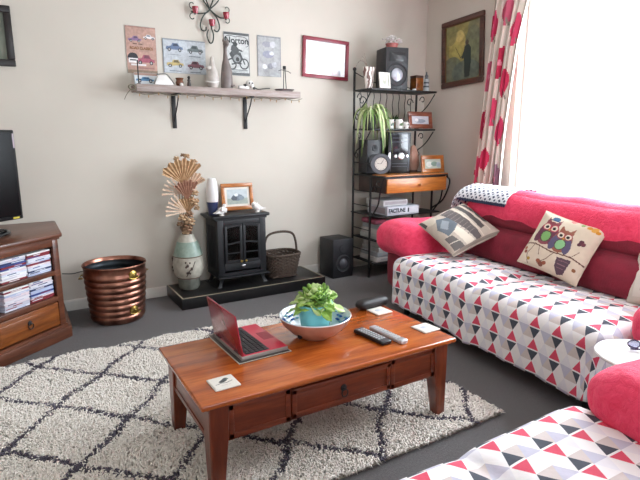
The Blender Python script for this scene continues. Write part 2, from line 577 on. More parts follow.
# ---------------------------------------------------------------- light
W = bpy.data.worlds.new('sky'); bpy.context.scene.world = W; W.use_nodes = True
bg = W.node_tree.nodes['Background']
bg.inputs[0].default_value = (0.84, 0.92, 1.0, 1)
bg.inputs[1].default_value = 6.0
def portal(name, loc, rot, sx, sy):
    l = bpy.data.lights.new(name, 'AREA'); l.shape = 'RECTANGLE'; l.size = sx; l.size_y = sy
    l.cycles.is_portal = True
    o = bpy.data.objects.new(name, l); COL.objects.link(o); o.location = loc; o.rotation_euler = rot
portal('window_portal', (XR + 0.18, (WY0 + WY1) / 2, (WZ0 + WZ1) / 2), (0, PI / 2, 0), WZ1 - WZ0, WY1 - WY0)
portal('window_portal', ((RX0 + RX1) / 2, YF - 0.18, (RZ0 + RZ1) / 2), (PI / 2, 0, 0), RX1 - RX0, RZ1 - RZ0)

# ---------------------------------------------------------------- camera
cam = bpy.data.cameras.new('camera'); co = bpy.data.objects.new('camera', cam); COL.objects.link(co)
cam.sensor_fit = 'HORIZONTAL'; cam.sensor_width = 36.0; cam.lens = 36.0 * 510 / 640
co.location = (0, 0, 1.45)
co.rotation_euler = (PI / 2 - math.atan(103 / 510), 0, -math.radians(30.85))
cam.clip_start = 0.05
bpy.context.scene.camera = co
vs = bpy.context.scene.view_settings
vs.view_transform = 'Standard'; vs.look = 'None'; vs.exposure = 1.68; vs.gamma = 1.0
# ================================================================ shaggy rug
def rug():
    x0, x1, y0, y1 = -0.29, 2.09, 1.63, 3.60
    N = 100000
    px = RNG.uniform(x0, x1, N); py = RNG.uniform(y0, y1, N)
    # edge is slightly irregular
    wob = 0.012 * np.sin(px * 9) + 0.01 * np.sin(px * 23 + 1)
    py = np.clip(py + wob * (py > y1 - 0.1), y0, y1 + 0.02)
    u = (px - 0.03 - 0.075 * (3.49 - py)) / 0.57; v = (3.49 - py) / 0.613
    wig = 0.018 * np.sin(py * 17 + px * 5) + 0.014 * np.sin(px * 21 - py * 9)
    d1 = np.abs(((u + v + wig) + 0.5) % 1 - 0.5); d2 = np.abs(((u - v + wig) + 0.5) % 1 - 0.5)
    d = np.minimum(d1, d2) * 0.41
    dark = d < (0.0135 + RNG.normal(0, 0.004, N))
    ph = 2.2 * np.sin(px * 3.1 + 1.0) + 2.0 * np.sin(py * 4.3 + px * 1.7) + RNG.normal(0, 0.9, N)
    ln = RNG.uniform(0.025, 0.055, N); h = RNG.uniform(0.014, 0.026, N)
    r = RNG.uniform(0.003, 0.0055, N)
    base = np.stack([px, py, np.full(N, 0.008)], 1)
    dirv = np.stack([np.cos(ph), np.sin(ph), np.zeros(N)], 1)
    side = np.stack([-np.sin(ph), np.cos(ph), np.zeros(N)], 1)
    tip = base + dirv * (ln * 0.75)[:, None] + np.array([0, 0, 1.0]) * (h * RNG.uniform(0.35, 1.0, N))[:, None]
    mid = base + dirv * (ln * 0.3)[:, None] + np.array([0, 0, 1.0]) * (h * 0.95)[:, None]
    R = r[:, None]
    V = np.stack([base + side * R, base - side * R, mid + side * R, mid - side * R, mid + np.array([0, 0, 1.0]) * R * 0.8, tip], 1).reshape(-1, 3)
    k = np.arange(N)[:, None] * 6
    F = np.concatenate([k + np.array([[0, 1, 3]]), k + np.array([[0, 3, 2]]), k + np.array([[2, 3, 5]]), k + np.array([[2, 5, 4]]), k + np.array([[3, 4, 5]]), k + np.array([[0, 2, 4]]), k + np.array([[1, 4, 3]]), k + np.array([[0, 4, 1]])], 0)
    cr = np.array(hx('fffaf3')); cr2 = np.array(hx('efe8de')); dk = np.array(hx('514c57')); dk2 = np.array(hx('696370'))
    t = RNG.random(N)[:, None]
    col = np.where(dark[:, None], dk * t + dk2 * (1 - t), cr * t + cr2 * (1 - t))
    cols = np.tile(col, (8, 1))
    root = thing('shaggy_rug', 'cream shaggy rug with charcoal diamond lines lying under the coffee table', 'rug', ((x0 + x1) / 2, (y0 + y1) / 2, 0))
    V = V - np.array([(x0 + x1) / 2, (y0 + y1) / 2, 0])
    rawmesh('pile', V, F, painted('wool_pile', 0.95), root, smooth=False, cols=cols)['kind'] = 'stuff'
    M().box((0, 0, 0.006), (x1 - x0 - 0.01, y1 - y0 - 0.01, 0.012)).out('backing', mat('rug_backing', 'b9ae9e', 0.95), root)
rug()

# ================================================================ coffee table
CT = thing('coffee_table', 'red-brown varnished pine coffee table with a long drawer, standing on the rug', 'coffee table', (1.190, 2.08, 0.0))
tw, td, th = 1.338, 0.66, 0.4435
def leg(sx, sy):
    mm = M(); cx, cy = sx * (tw / 2 - 0.078), sy * (td / 2 - 0.066)
    rings = []
    for z, a in ((0.012, 0.027), (0.26, 0.039), (th - 0.028, 0.043)):
        ox = cx + sx * (0.043 - a); oy = cy + sy * (0.043 - a)
        rings.append([(ox - a, oy - a, z), (ox + a, oy - a, z), (ox + a, oy + a, z), (ox - a, oy + a, z)])
    mm.loft(rings)
    bmesh.ops.bevel(mm.b, geom=mm.b.edges[:], offset=0.004, segments=1, affect='EDGES')
    return mm
for sx in (-1, 1):
    for sy in (-1, 1): leg(sx, sy).out('leg', TABZ, CT)
mm = M()
mm.box((0, 0, th - 0.012), (tw, td, 0.024), bev=0.007, seg=3)
mm.box((0, 0, th - 0.032), (tw - 0.05, td - 0.05, 0.018), bev=0.006, seg=2)
mm.out('tabletop', TABX, CT)
ah, az = 0.155, th - 0.04 - 0.0775
fy = -td / 2 + 0.045
mm = M()
for cx, w in ((-(0.27 + 0.555) / 2, 0.285), ((0.27 + 0.555) / 2, 0.285)):
    mm.box((cx, fy, az), (w, 0.02, ah))
    for zz in (az + ah / 2 - 0.014, az - ah / 2 + 0.014): mm.box((cx, fy - 0.011, zz), (w, 0.008, 0.026), bev=0.003)
    for xx in (cx - w / 2 + 0.014, cx + w / 2 - 0.014): mm.box((xx, fy - 0.011, az), (0.026, 0.008, ah), bev=0.003)
mm.box((0, fy + 0.006, az + ah / 2 - 0.004), (0.56, 0.02, 0.01)); mm.box((0, fy + 0.006, az - ah / 2 + 0.004), (0.56, 0.02, 0.01))
mm.box((0, -fy, az), (tw - 0.2, 0.02, ah))
mm.out('apron', TABA, CT)
for sx in (-1, 1):
    mm = M(); ax = sx * (tw / 2 - 0.055)
    mm.box((ax, 0, az), (0.02, td - 0.17, ah))
    for zz in (az + ah / 2 - 0.012, az - ah / 2 + 0.012): mm.box((ax + sx * 0.011, 0, zz), (0.008, td - 0.19, 0.024), bev=0.003)
    mm.out('side_apron', TABY, CT)
dr = M()
dr.box((0, fy - 0.002, az), (0.532, 0.022, ah - 0.02), bev=0.003)
for zz in (az + ah / 2 - 0.022, az - ah / 2 + 0.022): dr.box((0, fy - 0.015, zz), (0.532, 0.008, 0.024), bev=0.003)
for xx in (-0.254, 0.254): dr.box((xx, fy - 0.015, az), (0.024, 0.008, ah - 0.022), bev=0.003)
dr = dr.out('drawer', TABA, CT)
mm = M()
mm.lathe([(0, 0), (0.017, 0), (0.015, 0.004), (0.006, 0.006), (0.006, 0.012), (0, 0.014)], (0, fy - 0.013, az + 0.008), axis=(0, -1, 0), n=18)
mm.tube([(0.016 * math.sin(a), fy - 0.024, az + 0.004 - 0.018 + 0.018 * math.cos(a)) for a in [2 * PI * k / 18 for k in range(18)]], 0.003, closed=True)
mm.out('drop_handle', BLACKM, dr)

# ================================================================ corner TV cabinet
TA = math.radians(40); TO = Vector((0.222, 4.03, 0))
TV = thing('tv_cabinet', 'dark wooden corner cabinet with open film shelves and a pine drawer below', 'cabinet', TO, TA)
def loc2(x, y):   # world xy -> cabinet xy
    d = Vector((x - TO.x, y - TO.y)); c, s_ = math.cos(TA), math.sin(TA)
    return (d.x * c + d.y * s_, -d.x * s_ + d.y * c)
FL = 1.12
def penta(g, back=0.0):
    ex, ey = TO.x - FL * math.cos(TA), TO.y - FL * math.sin(TA)
    P = [(TO.x + g, TO.y - g * 0.6), (TO.x + g, 4.63 - back), (-1.17 + back, 4.63 - back), (-1.17 + back, ey - g * 0.4), (ex - g * 0.5, ey - g)]
    return [loc2(*p) for p in P]
mm = M(); mm.prism(penta(0.03), 0.752, 0.782, bev=0.008); mm.prism(penta(0.012), 0.738, 0.753)
mm.out('cabinet_top', WALNUT, TV)
mm = M(); mm.prism(penta(0.035), 0.0, 0.085, bev=0.008); mm.prism(penta(0.012), 0.085, 0.105)
mm.out('plinth', WALNUT, TV)
a0, a1 = loc2(TO.x, TO.y), loc2(TO.x, 4.62)
mm = M()
def wallp(p, q, z0, z1, t=0.022):
    p, q = Vector((*p, 0)), Vector((*q, 0)); d = q - p
    mm.box(((p.x + q.x) / 2, (p.y + q.y) / 2, (z0 + z1) / 2), (d.length, t, z1 - z0), rot=(0, 0, math.atan2(d.y, d.x)))
P = penta(-0.012)
wallp(P[0], P[1], 0.1, 0.74); mm.out('side_panel', WALNUTZ, TV)
mm = M(); wallp(P[3], P[4], 0.1, 0.74); mm.out('side_panel', WALNUTZ, TV)
mm = M(); wallp(P[1], P[2], 0.1, 0.74, 0.012); wallp(P[2], P[3], 0.1, 0.74, 0.012)
mm.box((-FL / 2, 0.17, 0.5), (FL - 0.06, 0.012, 0.46))
mm.out('back_panel', mat('cabinet_back', '2a1a14', 0.6), TV)
mm = M()
for xx in (-0.024, -FL + 0.024): mm.box((xx, 0.012, 0.42), (0.048, 0.024, 0.64), bev=0.003)
mm.box((-FL / 2, 0.012, 0.716), (FL - 0.09, 0.024, 0.05), bev=0.003)
mm.box((-FL / 2, 0.012, 0.497), (FL - 0.09, 0.024, 0.034), bev=0.004)
mm.box((-FL / 2, 0.012, 0.305), (FL - 0.09, 0.024, 0.038), bev=0.004)
mm.out('face_frame', WALNUT, TV)
for z in (0.503, 0.313):
    M().box((-FL / 2, 0.095, z), (FL - 0.05, 0.14, 0.02)).out('shelf', WALNUT, TV)
for k in range(2):
    cx = -0.05 - 0.255 - k * 0.51
    d = M().box((cx, 0.008, 0.198), (0.5, 0.02, 0.166), bev=0.003).box((cx, 0.0, 0.198), (0.44, 0.012, 0.11), bev=0.005).out('drawer', HONEYX, TV)
    M().lathe([(0, 0), (0.018, 0), (0.016, 0.004), (0.006, 0.006), (0.006, 0.016), (0, 0.018)], (cx, -0.005, 0.21), axis=(0, -1, 0), n=16)\
       .tube([(cx + 0.02 * math.sin(a), -0.016, 0.19 + 0.02 * math.cos(a)) for a in [2 * PI * q / 16 for q in range(16)]], 0.0035, closed=True).out('ring_pull', BLACKM, d)

# film cases, stacked flat
SPN = [('e9e6ee', 'white'), ('3b4f8f', 'blue'), ('dfe4f2', 'pale'), ('e3e6f2', 'pale'), ('b8c3e0', 'light blue'), ('f2f2f2', 'white'), ('8b2f3a', 'dark red'), ('c9c9d6', 'grey'), ('e8d9df', 'pinkish'), ('31416b', 'navy')]
ORD = ['topmost', 'second', 'third', 'fourth', 'fifth', 'sixth', 'seventh', 'eighth', 'ninth', 'tenth', 'eleventh', 'twelfth', 'thirteenth']
STEP = 0.0122
def dvd_stack(cx, z0, n, shelf, side):
    for k in range(n):
        hexc, cn = SPN[int(RNG.integers(0, len(SPN)))]
        yo = RNG.uniform(-0.004, 0.006); xo = RNG.uniform(-0.004, 0.004)
        wp = TV.matrix_world if False else Matrix.Translation(TO) @ Matrix.Rotation(TA, 4, 'Z')
        p = wp @ Vector((cx + xo, 0.09 + yo, z0 + 0.0005 + k * STEP))
        rank = n - 1 - k
        w_ = ORD[rank] if rank < len(ORD) - 1 else 'lowest'
        if k == 0: w_ = 'lowest'
        t = thing('dvd_case', f'{cn} spined film case, {w_} in the {side} stack on the {shelf} shelf', 'film case', p, TA + RNG.uniform(-0.02, 0.02), 'film cases stacked in the corner cabinet')
        M().box((0, 0, 0.006), (0.19, 0.135, 0.0115), bev=0.0012, seg=1).out('case', mat('case_' + hexc, hexc, 0.35), t)
        c2 = SPN[int(RNG.integers(0, len(SPN)))][0]
        x_ = RNG.uniform(-0.05, 0.04); wd = RNG.uniform(0.05, 0.1)
        M().box((x_, -0.0677, 0.006), (wd, 0.001, 0.005)).out('spine_title', mat('title_' + c2, c2, 0.5), t)
for cx, side in ((-0.152, 'right-hand'), (-0.352, 'left-hand')):
    dvd_stack(cx, 0.514, 13, 'upper', side)
    dvd_stack(cx, 0.3245, 12, 'lower', side)
dvd_stack(-0.585, 0.514, 13, 'upper', 'far left')
dvd_stack(-0.585, 0.3245, 12, 'lower', 'far left')

# television
tvc = TO + Matrix.Rotation(TA, 3, 'Z') @ Vector((-0.42, 0.0, 0)) 
tr = Vector((0.02, 4.28, 0)); ta = math.radians(40)
tc_ = tr - Vector((math.cos(ta), math.sin(ta), 0)) * 0.46
T = thing('television', 'black flat screen television standing on the corner cabinet', 'television', (tc_.x, tc_.y, 0.784), ta)
M().box((0, 0.0, 0.4), (0.92, 0.035, 0.63), bev=0.008).out('housing', BLACK, T)
M().box((0, -0.019, 0.405), (0.88, 0.003, 0.585)).out('screen', mat('tv_screen', '040405', 0.25, spec=0.15), T)
M().box((0.4, -0.0195, 0.098), (0.05, 0.003, 0.012)).out('energy_sticker', mat('yellow_sticker', 'c9b93a', 0.5), T, label='small yellow sticker')
M().box((0.444, -0.0195, 0.64), (0.014, 0.002, 0.1)).out('side_label', mat('side_label', 'b9a9b3', 0.5), T)
mm = M(); mm.cyl((0, 0.01, 0.0), (0, 0.01, 0.12), 0.03)
mm.out('stand_neck', BLACK, T)
mm = M(); mm.tube([(0.33 * math.cos(a), 0.01 + 0.15 * math.sin(a), 0.012) for a in [2 * PI * k / 40 for k in range(40)]], 0.012, closed=True)
mm.box((0, 0.01, 0.008), (0.6, 0.05, 0.012), bev=0.004)
mm.out('stand_base', mat('dark_chrome', '55585c', 0.2, 0.9), T)

# ================================================================ sofas
MAROON = mat('maroon_upholstery', '8e1a34', 0.75, col2='7d142c', scale=12, bump=0.25, bscale=90, sheen=0.1)
PLUSH = fluffy('crimson_plush', 'ff4a72', 'f02f58')
def drape(name, x0, x1, y0, y1, z, r, drop, puffs, m, sides, root=None, xside=None, wav=0.006, pamp=0.042, nx=40, ny=90):
    """quilted throw: top over a seat (x0 = front edge), skirt over the front and short flaps round both ends. local frame: front faces -x"""
    bm = bmesh.new(); uvl = bm.loops.layers.uv.new('cloth')
    U = {}
    def top(x, y):
        q = 0.0
        for (a, b) in puffs:
            if a <= y <= b:
                t = (y - a) / (b - a); s_ = max(0.0, min(1.0, (x - x0) / (x1 - x0)))
                q += pamp * (1 - (2 * t - 1) ** 6) * (1 - (2 * min(s_, 0.85) / 0.85 - 1) ** 4)
        q += 0.004 * math.sin(13 * x + 5 * y) * math.sin(9 * y + 2) 
        return z + q
    xi, yi0, yi1 = x0 + r, y0 + r, y1 - r
    X = [xi + (x1 - xi) * k / nx for k in range(nx + 1)]
    Y = [yi0 + (yi1 - yi0) * k / ny for k in range(ny + 1)]
    g = [[bm.verts.new((x, y, top(x, y))) for y in Y] for x in X]
    for i, x in enumerate(X):
        for j, y in enumerate(Y): U[g[i][j]] = (y, x)
    for i in range(nx):
        for j in range(ny): bm.faces.new((g[i][j], g[i][j + 1], g[i + 1][j + 1], g[i + 1][j]))
    path = []
    xs = xside if xside is not None else xi + 0.25
    K = 8
    if 'near' in sides:
        for k in range(K): path.append((xs + (xi - xs) * k / K, yi0, 0, -1))
        for k in range(9): a = PI / 2 * k / 9; path.append((xi, yi0, -math.sin(a), -math.cos(a)))
    for y in Y: path.append((xi, y, -1, 0))
    if 'far' in sides:
        for k in range(1, 10): a = PI / 2 * k / 9; path.append((xi, yi1, -math.cos(a), math.sin(a)))
        for k in range(1, K + 1): path.append((xi + (xs - xi) * k / K, yi1, 0, 1))
    cols = []; s = 0; pv = None
    for (px, py, nx_, ny_) in path:
        if pv is not None: s += math.hypot(px + nx_ * r - pv[0], py + ny_ * r - pv[1])
        pv = (px + nx_ * r, py + ny_ * r)
        col = []
        L = r * PI / 2 + drop
        for k in range(25):
            t = L * k / 24
            if t < r * PI / 2: a = t / r; o = r * math.sin(a); h = r * (1 - math.cos(a))
            else: o = r; h = r + t - r * PI / 2
            f = h / (drop + r)
            o += wav * f * (math.sin(s * 17) + 0.6 * math.sin(s * 41 + 1)) + 0.012 * f
            v = bm.verts.new((px + nx_ * o, py + ny_ * o, top(px, py) - h)); U[v] = (py + ny_ * t, px + nx_ * t); col.append(v)
        cols.append(col)
    for a, b in zip(cols, cols[1:]):
        for k in range(24):
            try: bm.faces.new((a[k], a[k + 1], b[k + 1], b[k]))
            except ValueError: pass
    for f in bm.faces:
        for l in f.loops: l[uvl].uv = U[l.vert]
    bmesh.ops.remove_doubles(bm, verts=bm.verts[:], dist=0.0004)
    bmesh.ops.recalc_face_normals(bm, faces=bm.faces[:])
    # make sure the top faces up
    up = sum(f.normal.z * f.calc_area() for f in bm.faces)
    if up < 0: bmesh.ops.reverse_faces(bm, faces=bm.faces[:])
    for f in bm.faces: f.smooth = True
    me = bpy.data.meshes.new(name); bm.to_mesh(me); bm.free(); me.materials.append(m)
    o = bpy.data.objects.new(name, me); COL.objects.link(o)
    md = o.modifiers.new('thickness', 'SOLIDIFY'); md.thickness = 0.006; md.offset = -1
    return o

SA = -math.atan(0.094)
S1L = (2.42, 1.35, 0)
S1 = thing('sofa', 'long maroon sofa standing under the window behind the coffee table', 'sofa', S1L, SA)
def s1w(x, y, z=0):
    return Matrix.Translation(S1L) @ Matrix.Rotation(SA, 4, 'Z') @ Vector((x, y, z))
M().soft((0.58, 0.94, 0.185), (1.04, 1.9, 0.25), 0.04).out('sofa_base', MAROON, S1)
for y in (0.47, 1.41):
    M().soft((0.41, y, 0.36), (0.74, 0.93, 0.16), 0.06, puff=(0, 0, 0.02)).out('seat_cushion', MAROON, S1)
for y in (0.47, 1.41):
    M().soft((0.86, y, 0.575), (0.3, 0.93, 0.31), 0.09, puff=(0.03, 0, 0.0), rot=(0, 0.14, 0)).out('back_cushion', MAROON, S1)
for y in (0.47, 1.41):
    M().soft((0.93, y, 0.81), (0.3, 0.93, 0.27), 0.1, puff=(0.03, 0, 0.02), rot=(0, 0.16, 0)).out('head_cushion', MAROON, S1)
M().soft((1.1, 0.94, 0.5), (0.16, 1.9, 0.84), 0.06, rot=(0, 0.08, 0)).out('backrest', MAROON, S1)
for y in (2.16, -0.28):
    M().soft((0.68, y, 0.31), (0.82, 0.46, 0.5), 0.1, puff=(0.015, 0.0, 0.02)).out('armrest', MAROON, S1)
for x in (0.12, 1.05):
    for y in (0.1, 1.78): M().cyl((x, y, 0), (x, y, 0.07), 0.025).out('foot', BLACK, S1)

def on1(o):
    o.location = S1L; o.rotation_euler = (0, 0, SA); return o
th1 = on1(drape('sofa_throw', 0.0, 0.74, -0.005, 1.885, 0.463, 0.085, 0.30, [(0, 0.945), (0.945, 1.885)], triangle_cloth('triangle_print_cotton'), ('near', 'far'), xside=0.70))
tag(th1, 'white cotton throw printed with red and grey triangles over the window sofa seat', 'throw', 'triangle print sofa throws')

def plush_shell(name, parts, label, group=None):
    mm = M()
    for a in parts: mm.soft(**a)
    o = mm.out(name, PLUSH, None, smooth=80)
    on1(o); tag(o, label, 'plush cover', group)
    return o
plush_shell('plush_back_cover', [dict(c=(0.945, 0.93, 0.865), s=(0.38, 1.97, 0.30), r=0.13, n=34, puff=(0.02, 0, 0.01), wob=0.008, rot=(0, 0.16, 0), seed=1)],
            'bright crimson fluffy cover draped over the backrest of the window sofa')
plush_shell('plush_arm_cover', [dict(c=(0.66, 2.14, 0.545), s=(0.97, 0.58, 0.3), r=0.12, n=22, puff=(0.02, 0.01, 0.02), wob=0.009, rot=(0, 0.03, 0))],
            'bright pink plush cover over the far armrest, next to the metal rack', 'pink plush arm covers')
plush_shell('plush_arm_cover', [dict(c=(0.66, -0.27, 0.51), s=(0.94, 0.52, 0.28), r=0.11, n=22, puff=(0.02, 0.01, 0.02), wob=0.008)],
            'dark pink plush cover on the near armrest, partly hidden behind the round side table', 'pink plush arm covers')

# second sofa, near the camera
S2L = (0.30, 1.07, 0)
S2 = thing('sofa', 'second maroon sofa in the near foreground corner with its seat covered', 'sofa', S2L, 0)
def S2p(mm, n, m_=MAROON, **k): return mm.out(n, m_, S2, **k)
S2p(M().soft((0.72, -0.5, 0.185), (1.46, 0.96, 0.25), 0.04), 'sofa_base')
for x in (0.43, 1.17): S2p(M().soft((x, -0.36, 0.33), (0.74, 0.68, 0.14), 0.05), 'seat_cushion')
for x in (0.43, 1.17): S2p(M().soft((x, -0.84, 0.62), (0.73, 0.26, 0.48), 0.09, puff=(0, 0.03, 0), rot=(0.14, 0, 0)), 'back_cushion')
S2p(M().soft((0.75, -0.98, 0.48), (1.5, 0.14, 0.84), 0.05), 'backrest')
S2p(M().soft((1.66, -0.52, 0.29), (0.34, 0.86, 0.5), 0.1), 'armrest')
S2p(M().soft((-0.12, -0.52, 0.29), (0.3, 0.86, 0.5), 0.1), 'armrest')
for x in (0.1, 1.4):
    for y in (-0.1, -0.9): S2p(M().cyl((x, y, 0), (x, y, 0.07), 0.025), 'foot', BLACK)
th2 = drape('sofa_throw', 0.0, 0.66, -0.2, 1.52, 0.405, 0.08, 0.27, [(-0.2, 0.86), (0.86, 1.52)], triangle_cloth('triangle_print_cotton_foreground', ox=0.03, oy=0.02), ('near', 'far'), xside=0.3, pamp=0.035)
th2.rotation_euler = (0, 0, -PI / 2); th2.location = (S2L[0] + 0.03, S2L[1] + 0.035, 0)
tag(th2, 'white triangle print throw covering the seat of the nearest sofa in the foreground', 'throw', 'triangle print sofa throws')
mm = M(); mm.soft((0, 0, 0.49), (0.42, 0.94, 0.26), 0.11, n=22, puff=(0.01, 0.03, 0.02), wob=0.009)
pc = mm.out('plush_arm_cover', PLUSH, None, smooth=80); pc.location = (S2L[0] + 1.64, S2L[1] - 0.54, 0)
tag(pc, 'crimson plush cover bulging over the armrest of the nearest sofa', 'plush cover', 'pink plush arm covers')
# ================================================================ pictures on the back wall
YW = YB
def tin_sign(name, label, cat, cx, zc, w, h, cv, rot=0.0, group=None):
    g_ = cv.a.mean(axis=2, keepdims=True); cv.a = (cv.a * 0.62 + g_ * 0.38) * 0.92; cv.noise(0.16, 4); cv.noise(0.1, 2)
    t = thing(name, label, cat, (cx, YW - 0.004, zc), group=group, rot=(0, rot, 0))
    M().box((0, 0, 0), (w + 0.004, 0.004, h + 0.004), bev=0.001, seg=1).out('plate', mat('tin_plate', 'aeb0b0', 0.4, 0.6), t)
    panel('print', cv, w, h, PRINT, t, y=-0.0026, z0=-h / 2)
    return t

def car(c, x, y, w, h, col, roof, flip=1):
    """small old car in profile, centre x,y"""
    f = flip
    c.poly([(x - f * w * .5, y + h * .12), (x - f * w * .46, y - h * .08), (x - f * w * .2, y - h * .12), (x - f * w * .12, y - h * .42), (x + f * w * .2, y - h * .42), (x + f * w * .3, y - h * .1), (x + f * w * .48, y - h * .04), (x + f * w * .5, y + h * .2), (x - f * w * .48, y + h * .24)], col)
    c.poly([(x - f * w * .1, y - h * .12), (x - f * w * .05, y - h * .36), (x + f * w * .17, y - h * .36), (x + f * w * .24, y - h * .12)], roof)
    for k in (-.3, .3):
        c.ell(x + k * w, y + h * .24, w * .1, w * .1 / c.asp, '26262a'); c.ell(x + k * w, y + h * .24, w * .05, w * .05 / c.asp, 'b8b8bc')

# 1 salmon poster with two cars
cv = Canvas(72, 108, 'c98f76'); cv.noise(0.06, 9)
cv.rect(0, .0, 1, .03, 'b87a62'); cv.rect(0, .93, 1, 1, '9c7d5a')
car(cv, .3, .27, .44, .15, '8e5a9a', '5a3d6b'); car(cv, .78, .21, .4, .12, 'e6dfe2', '56617e', -1)
cv.rect(.22, .36, .36, .375, '5a3020'); cv.rect(.4, .365, .54, .38, '4a2a20')
car(cv, .62, .7, .62, .26, 'b72f58', '7b2848'); cv.ell(.2, .66, .17, .1, '2d2a35'); cv.rect(.05, .68, .36, .78, 'efe6e6'); cv.rect(.1, .7, .3, .73, '35303a')
cv.rect(.12, .8, .62, .83, 'e9e0e0'); cv.rect(.3, .86, .9, .9, 'b06e5c')
t = tin_sign('tin_sign', 'salmon pink tin sign printed with vintage cars, leftmost above the shelf', 'sign', 1.03, 2.165, 0.245, 0.375, cv)
text('ROAD CLASSICS', 0.03, mat('sign_brown', '8a5a28', 0.5), t, (0.0, -0.0032, 0.015), sx=0.85, bold=0.001)
# 2 grey blue sign with four cars
cv = Canvas(110, 84, 'b9c3cc'); cv.noise(0.05, 8); cv.rect(0, 0, 1, .03, '8d98a3'); cv.rect(0, 0, .015, 1, '7f8a95')
car(cv, .27, .24, .4, .3, '4d6f9f', '2c3f5e'); car(cv, .76, .27, .38, .3, '5f6f70', '39484c', -1)
car(cv, .27, .72, .4, .27, 'cfb23a', '6b5c24'); car(cv, .76, .74, .4, .3, '8b3f55', '4e2434', -1)
for (x, y, w) in ((.12, .45, .3), (.6, .47, .28), (.13, .93, .28), (.62, .94, .25)): cv.rect(x, y, x + w, y + .02, '67727d')
tin_sign('tin_sign', 'pale blue-grey tin sign with four small cars, low on the shelf beside the salmon one', 'sign', 1.395, 2.14, 0.375, 0.28, cv)
# 3 motorcycle sign
cv = Canvas(84, 120, 'c6c9c6'); cv.noise(0.07, 7)
cv.rect(0, 0, 1, .06, '4f5557'); cv.rect(.0, .93, 1, 1, '5b6062'); cv.rect(0, 0, .02, 1, '6a7072'); cv.rect(.98, 0, 1, 1, '6a7072')
D = '3c4244'
cv.ring(.28, .74, .2, .2 * 84 / 120, .25, D); cv.ring(.78, .72, .19, .19 * 84 / 120, .25, D)
cv.poly([(.2, .5), (.3, .42), (.62, .48), (.72, .62), (.6, .74), (.36, .7)], D); cv.ell(.5, .6, .14, .09, '8d9293'); cv.ell(.52, .62, .07, .05, '2a2e30')
cv.line([(.62, .46), (.8, .72)], .05, D); cv.line([(.3, .74), (.55, .7), (.66, .72)], .05, D)
cv.poly([(.3, .3), (.42, .27), (.56, .36), (.6, .5), (.34, .5), (.26, .4)], '4a5052'); cv.ell(.44, .27, .09, .05, '33383a'); cv.line([(.5, .38), (.7, .42)], .06, '4a5052')
cv.rect(.12, .86, .9, .885, '777d7e'); cv.rect(.2, .9, .8, .915, '8b9091')
t = tin_sign('tin_sign', 'black and white tin sign of a motorcycle under large lettering', 'sign', 1.885, 2.2, 0.25, 0.375, cv)
lm = mat('sign_black', '23282a', 0.5)
text('Norton', 0.078, lm, t, (0.0, -0.0032, 0.118), sx=0.95, bold=0.0015)
M().tube(smooth_path([(-0.118, -0.003, 0.075), (-0.112, -0.003, 0.14), (-0.07, -0.003, 0.158), (0.0, -0.003, 0.15)], 6), 0.0025, n=6)\
   .tube(smooth_path([(0.0, -0.003, 0.158), (0.08, -0.003, 0.152), (0.115, -0.003, 0.12), (0.112, -0.003, 0.08), (0.09, -0.003, 0.07)], 6), 0.0025, n=6).out('flourish', lm, t)
# 4 grey sign
cv = Canvas(60, 90, 'a9aaac'); cv.noise(0.1, 6); cv.rect(0, 0, 1, .03, '8b8d90'); cv.rect(0, 0, .03, 1, '8b8d90'); cv.rect(.97, 0, 1, 1, '8b8d90')
for (x, y, rx, ry, c_) in ((.4, .2, .2, .07, '9496a4'), (.65, .2, .12, .08, 'c3c4cb'), (.45, .45, .24, .09, '8f92ab'), (.6, .42, .1, .05, 'd0d1da'), (.3, .76, .1, .06, 'dcdce2'), (.55, .74, .13, .07, '8a8c99'), (.72, .7, .12, .07, 'b9bac4')): cv.ell(x, y, rx, ry, c_)
tin_sign('tin_sign', 'plain weathered grey tin sign, rightmost above the shelf', 'sign', 2.215, 2.205, 0.245, 0.365, cv)

def frame(mm, w, h, f, d, bev=0.004):
    """picture frame centred at origin, facing -y"""
    for s_ in (-1, 1):
        mm.box((0, -d / 2, s_ * (h / 2 - f / 2)), (w, d, f), bev=bev)
        mm.box((s_ * (w / 2 - f / 2), -d / 2, 0), (f, d, h - 2 * f), bev=bev)
    return mm
# red frame
cv = Canvas(100, 78, 'f3f4f6')
for k in range(11):
    x = .06 + k * .085; cv.rect(x, .5 + .06 * math.sin(k * 2), x + .045, .94, ['efdfe6', 'dfe5f0', 'e9e2ea', 'f0d9e0'][k % 4]); cv.rect(x, .1, x + .05, .44, ['e6f0ef', 'f0e9ee', 'e2e9f2'][k % 3])
cv.rect(.05, .46, .6, .5, 'f0c9d2'); cv.rect(.03, .6, .06, .95, 'f5b9b9')
t = thing('picture_frame', 'red framed pale picture hanging on the wall right of the shelf', 'picture', (2.845, YW - 0.003, 2.228), rot=(0, 0.03, 0))
frame(M(), 0.545, 0.39, 0.034, 0.024, 0.005).out('frame', mat('red_lacquer', '8e2c3c', 0.4, col2='7a2333'), t)
panel('print', cv, 0.49, 0.335, PRINTG, t, y=-0.006, z0=-0.1675)
M().box((0, -0.003, 0), (0.5, 0.004, 0.35)).out('backing_board', mat('backing_board', '8b7a66', 0.8), t)
# dark frame top left
cv = Canvas(50, 60, '6d7466'); cv.noise(0.3, 8); cv.ell(.4, .6, .3, .2, '9aa393', .6)
t = thing('picture_frame', 'black framed picture cut by the top left corner of the photo', 'picture', (-0.165, YW - 0.003, 2.185), rot=(0, 0.0, 0))
frame(M(), 0.53, 0.43, 0.05, 0.025, 0.006).out('frame', mat('black_wood', '201a1a', 0.4), t)
panel('print', cv, 0.45, 0.35, PRINTG, t, y=-0.006, z0=-0.175)
M().box((0, -0.003, 0), (0.47, 0.004, 0.37)).out('backing_board', MATS['backing_board'], t)
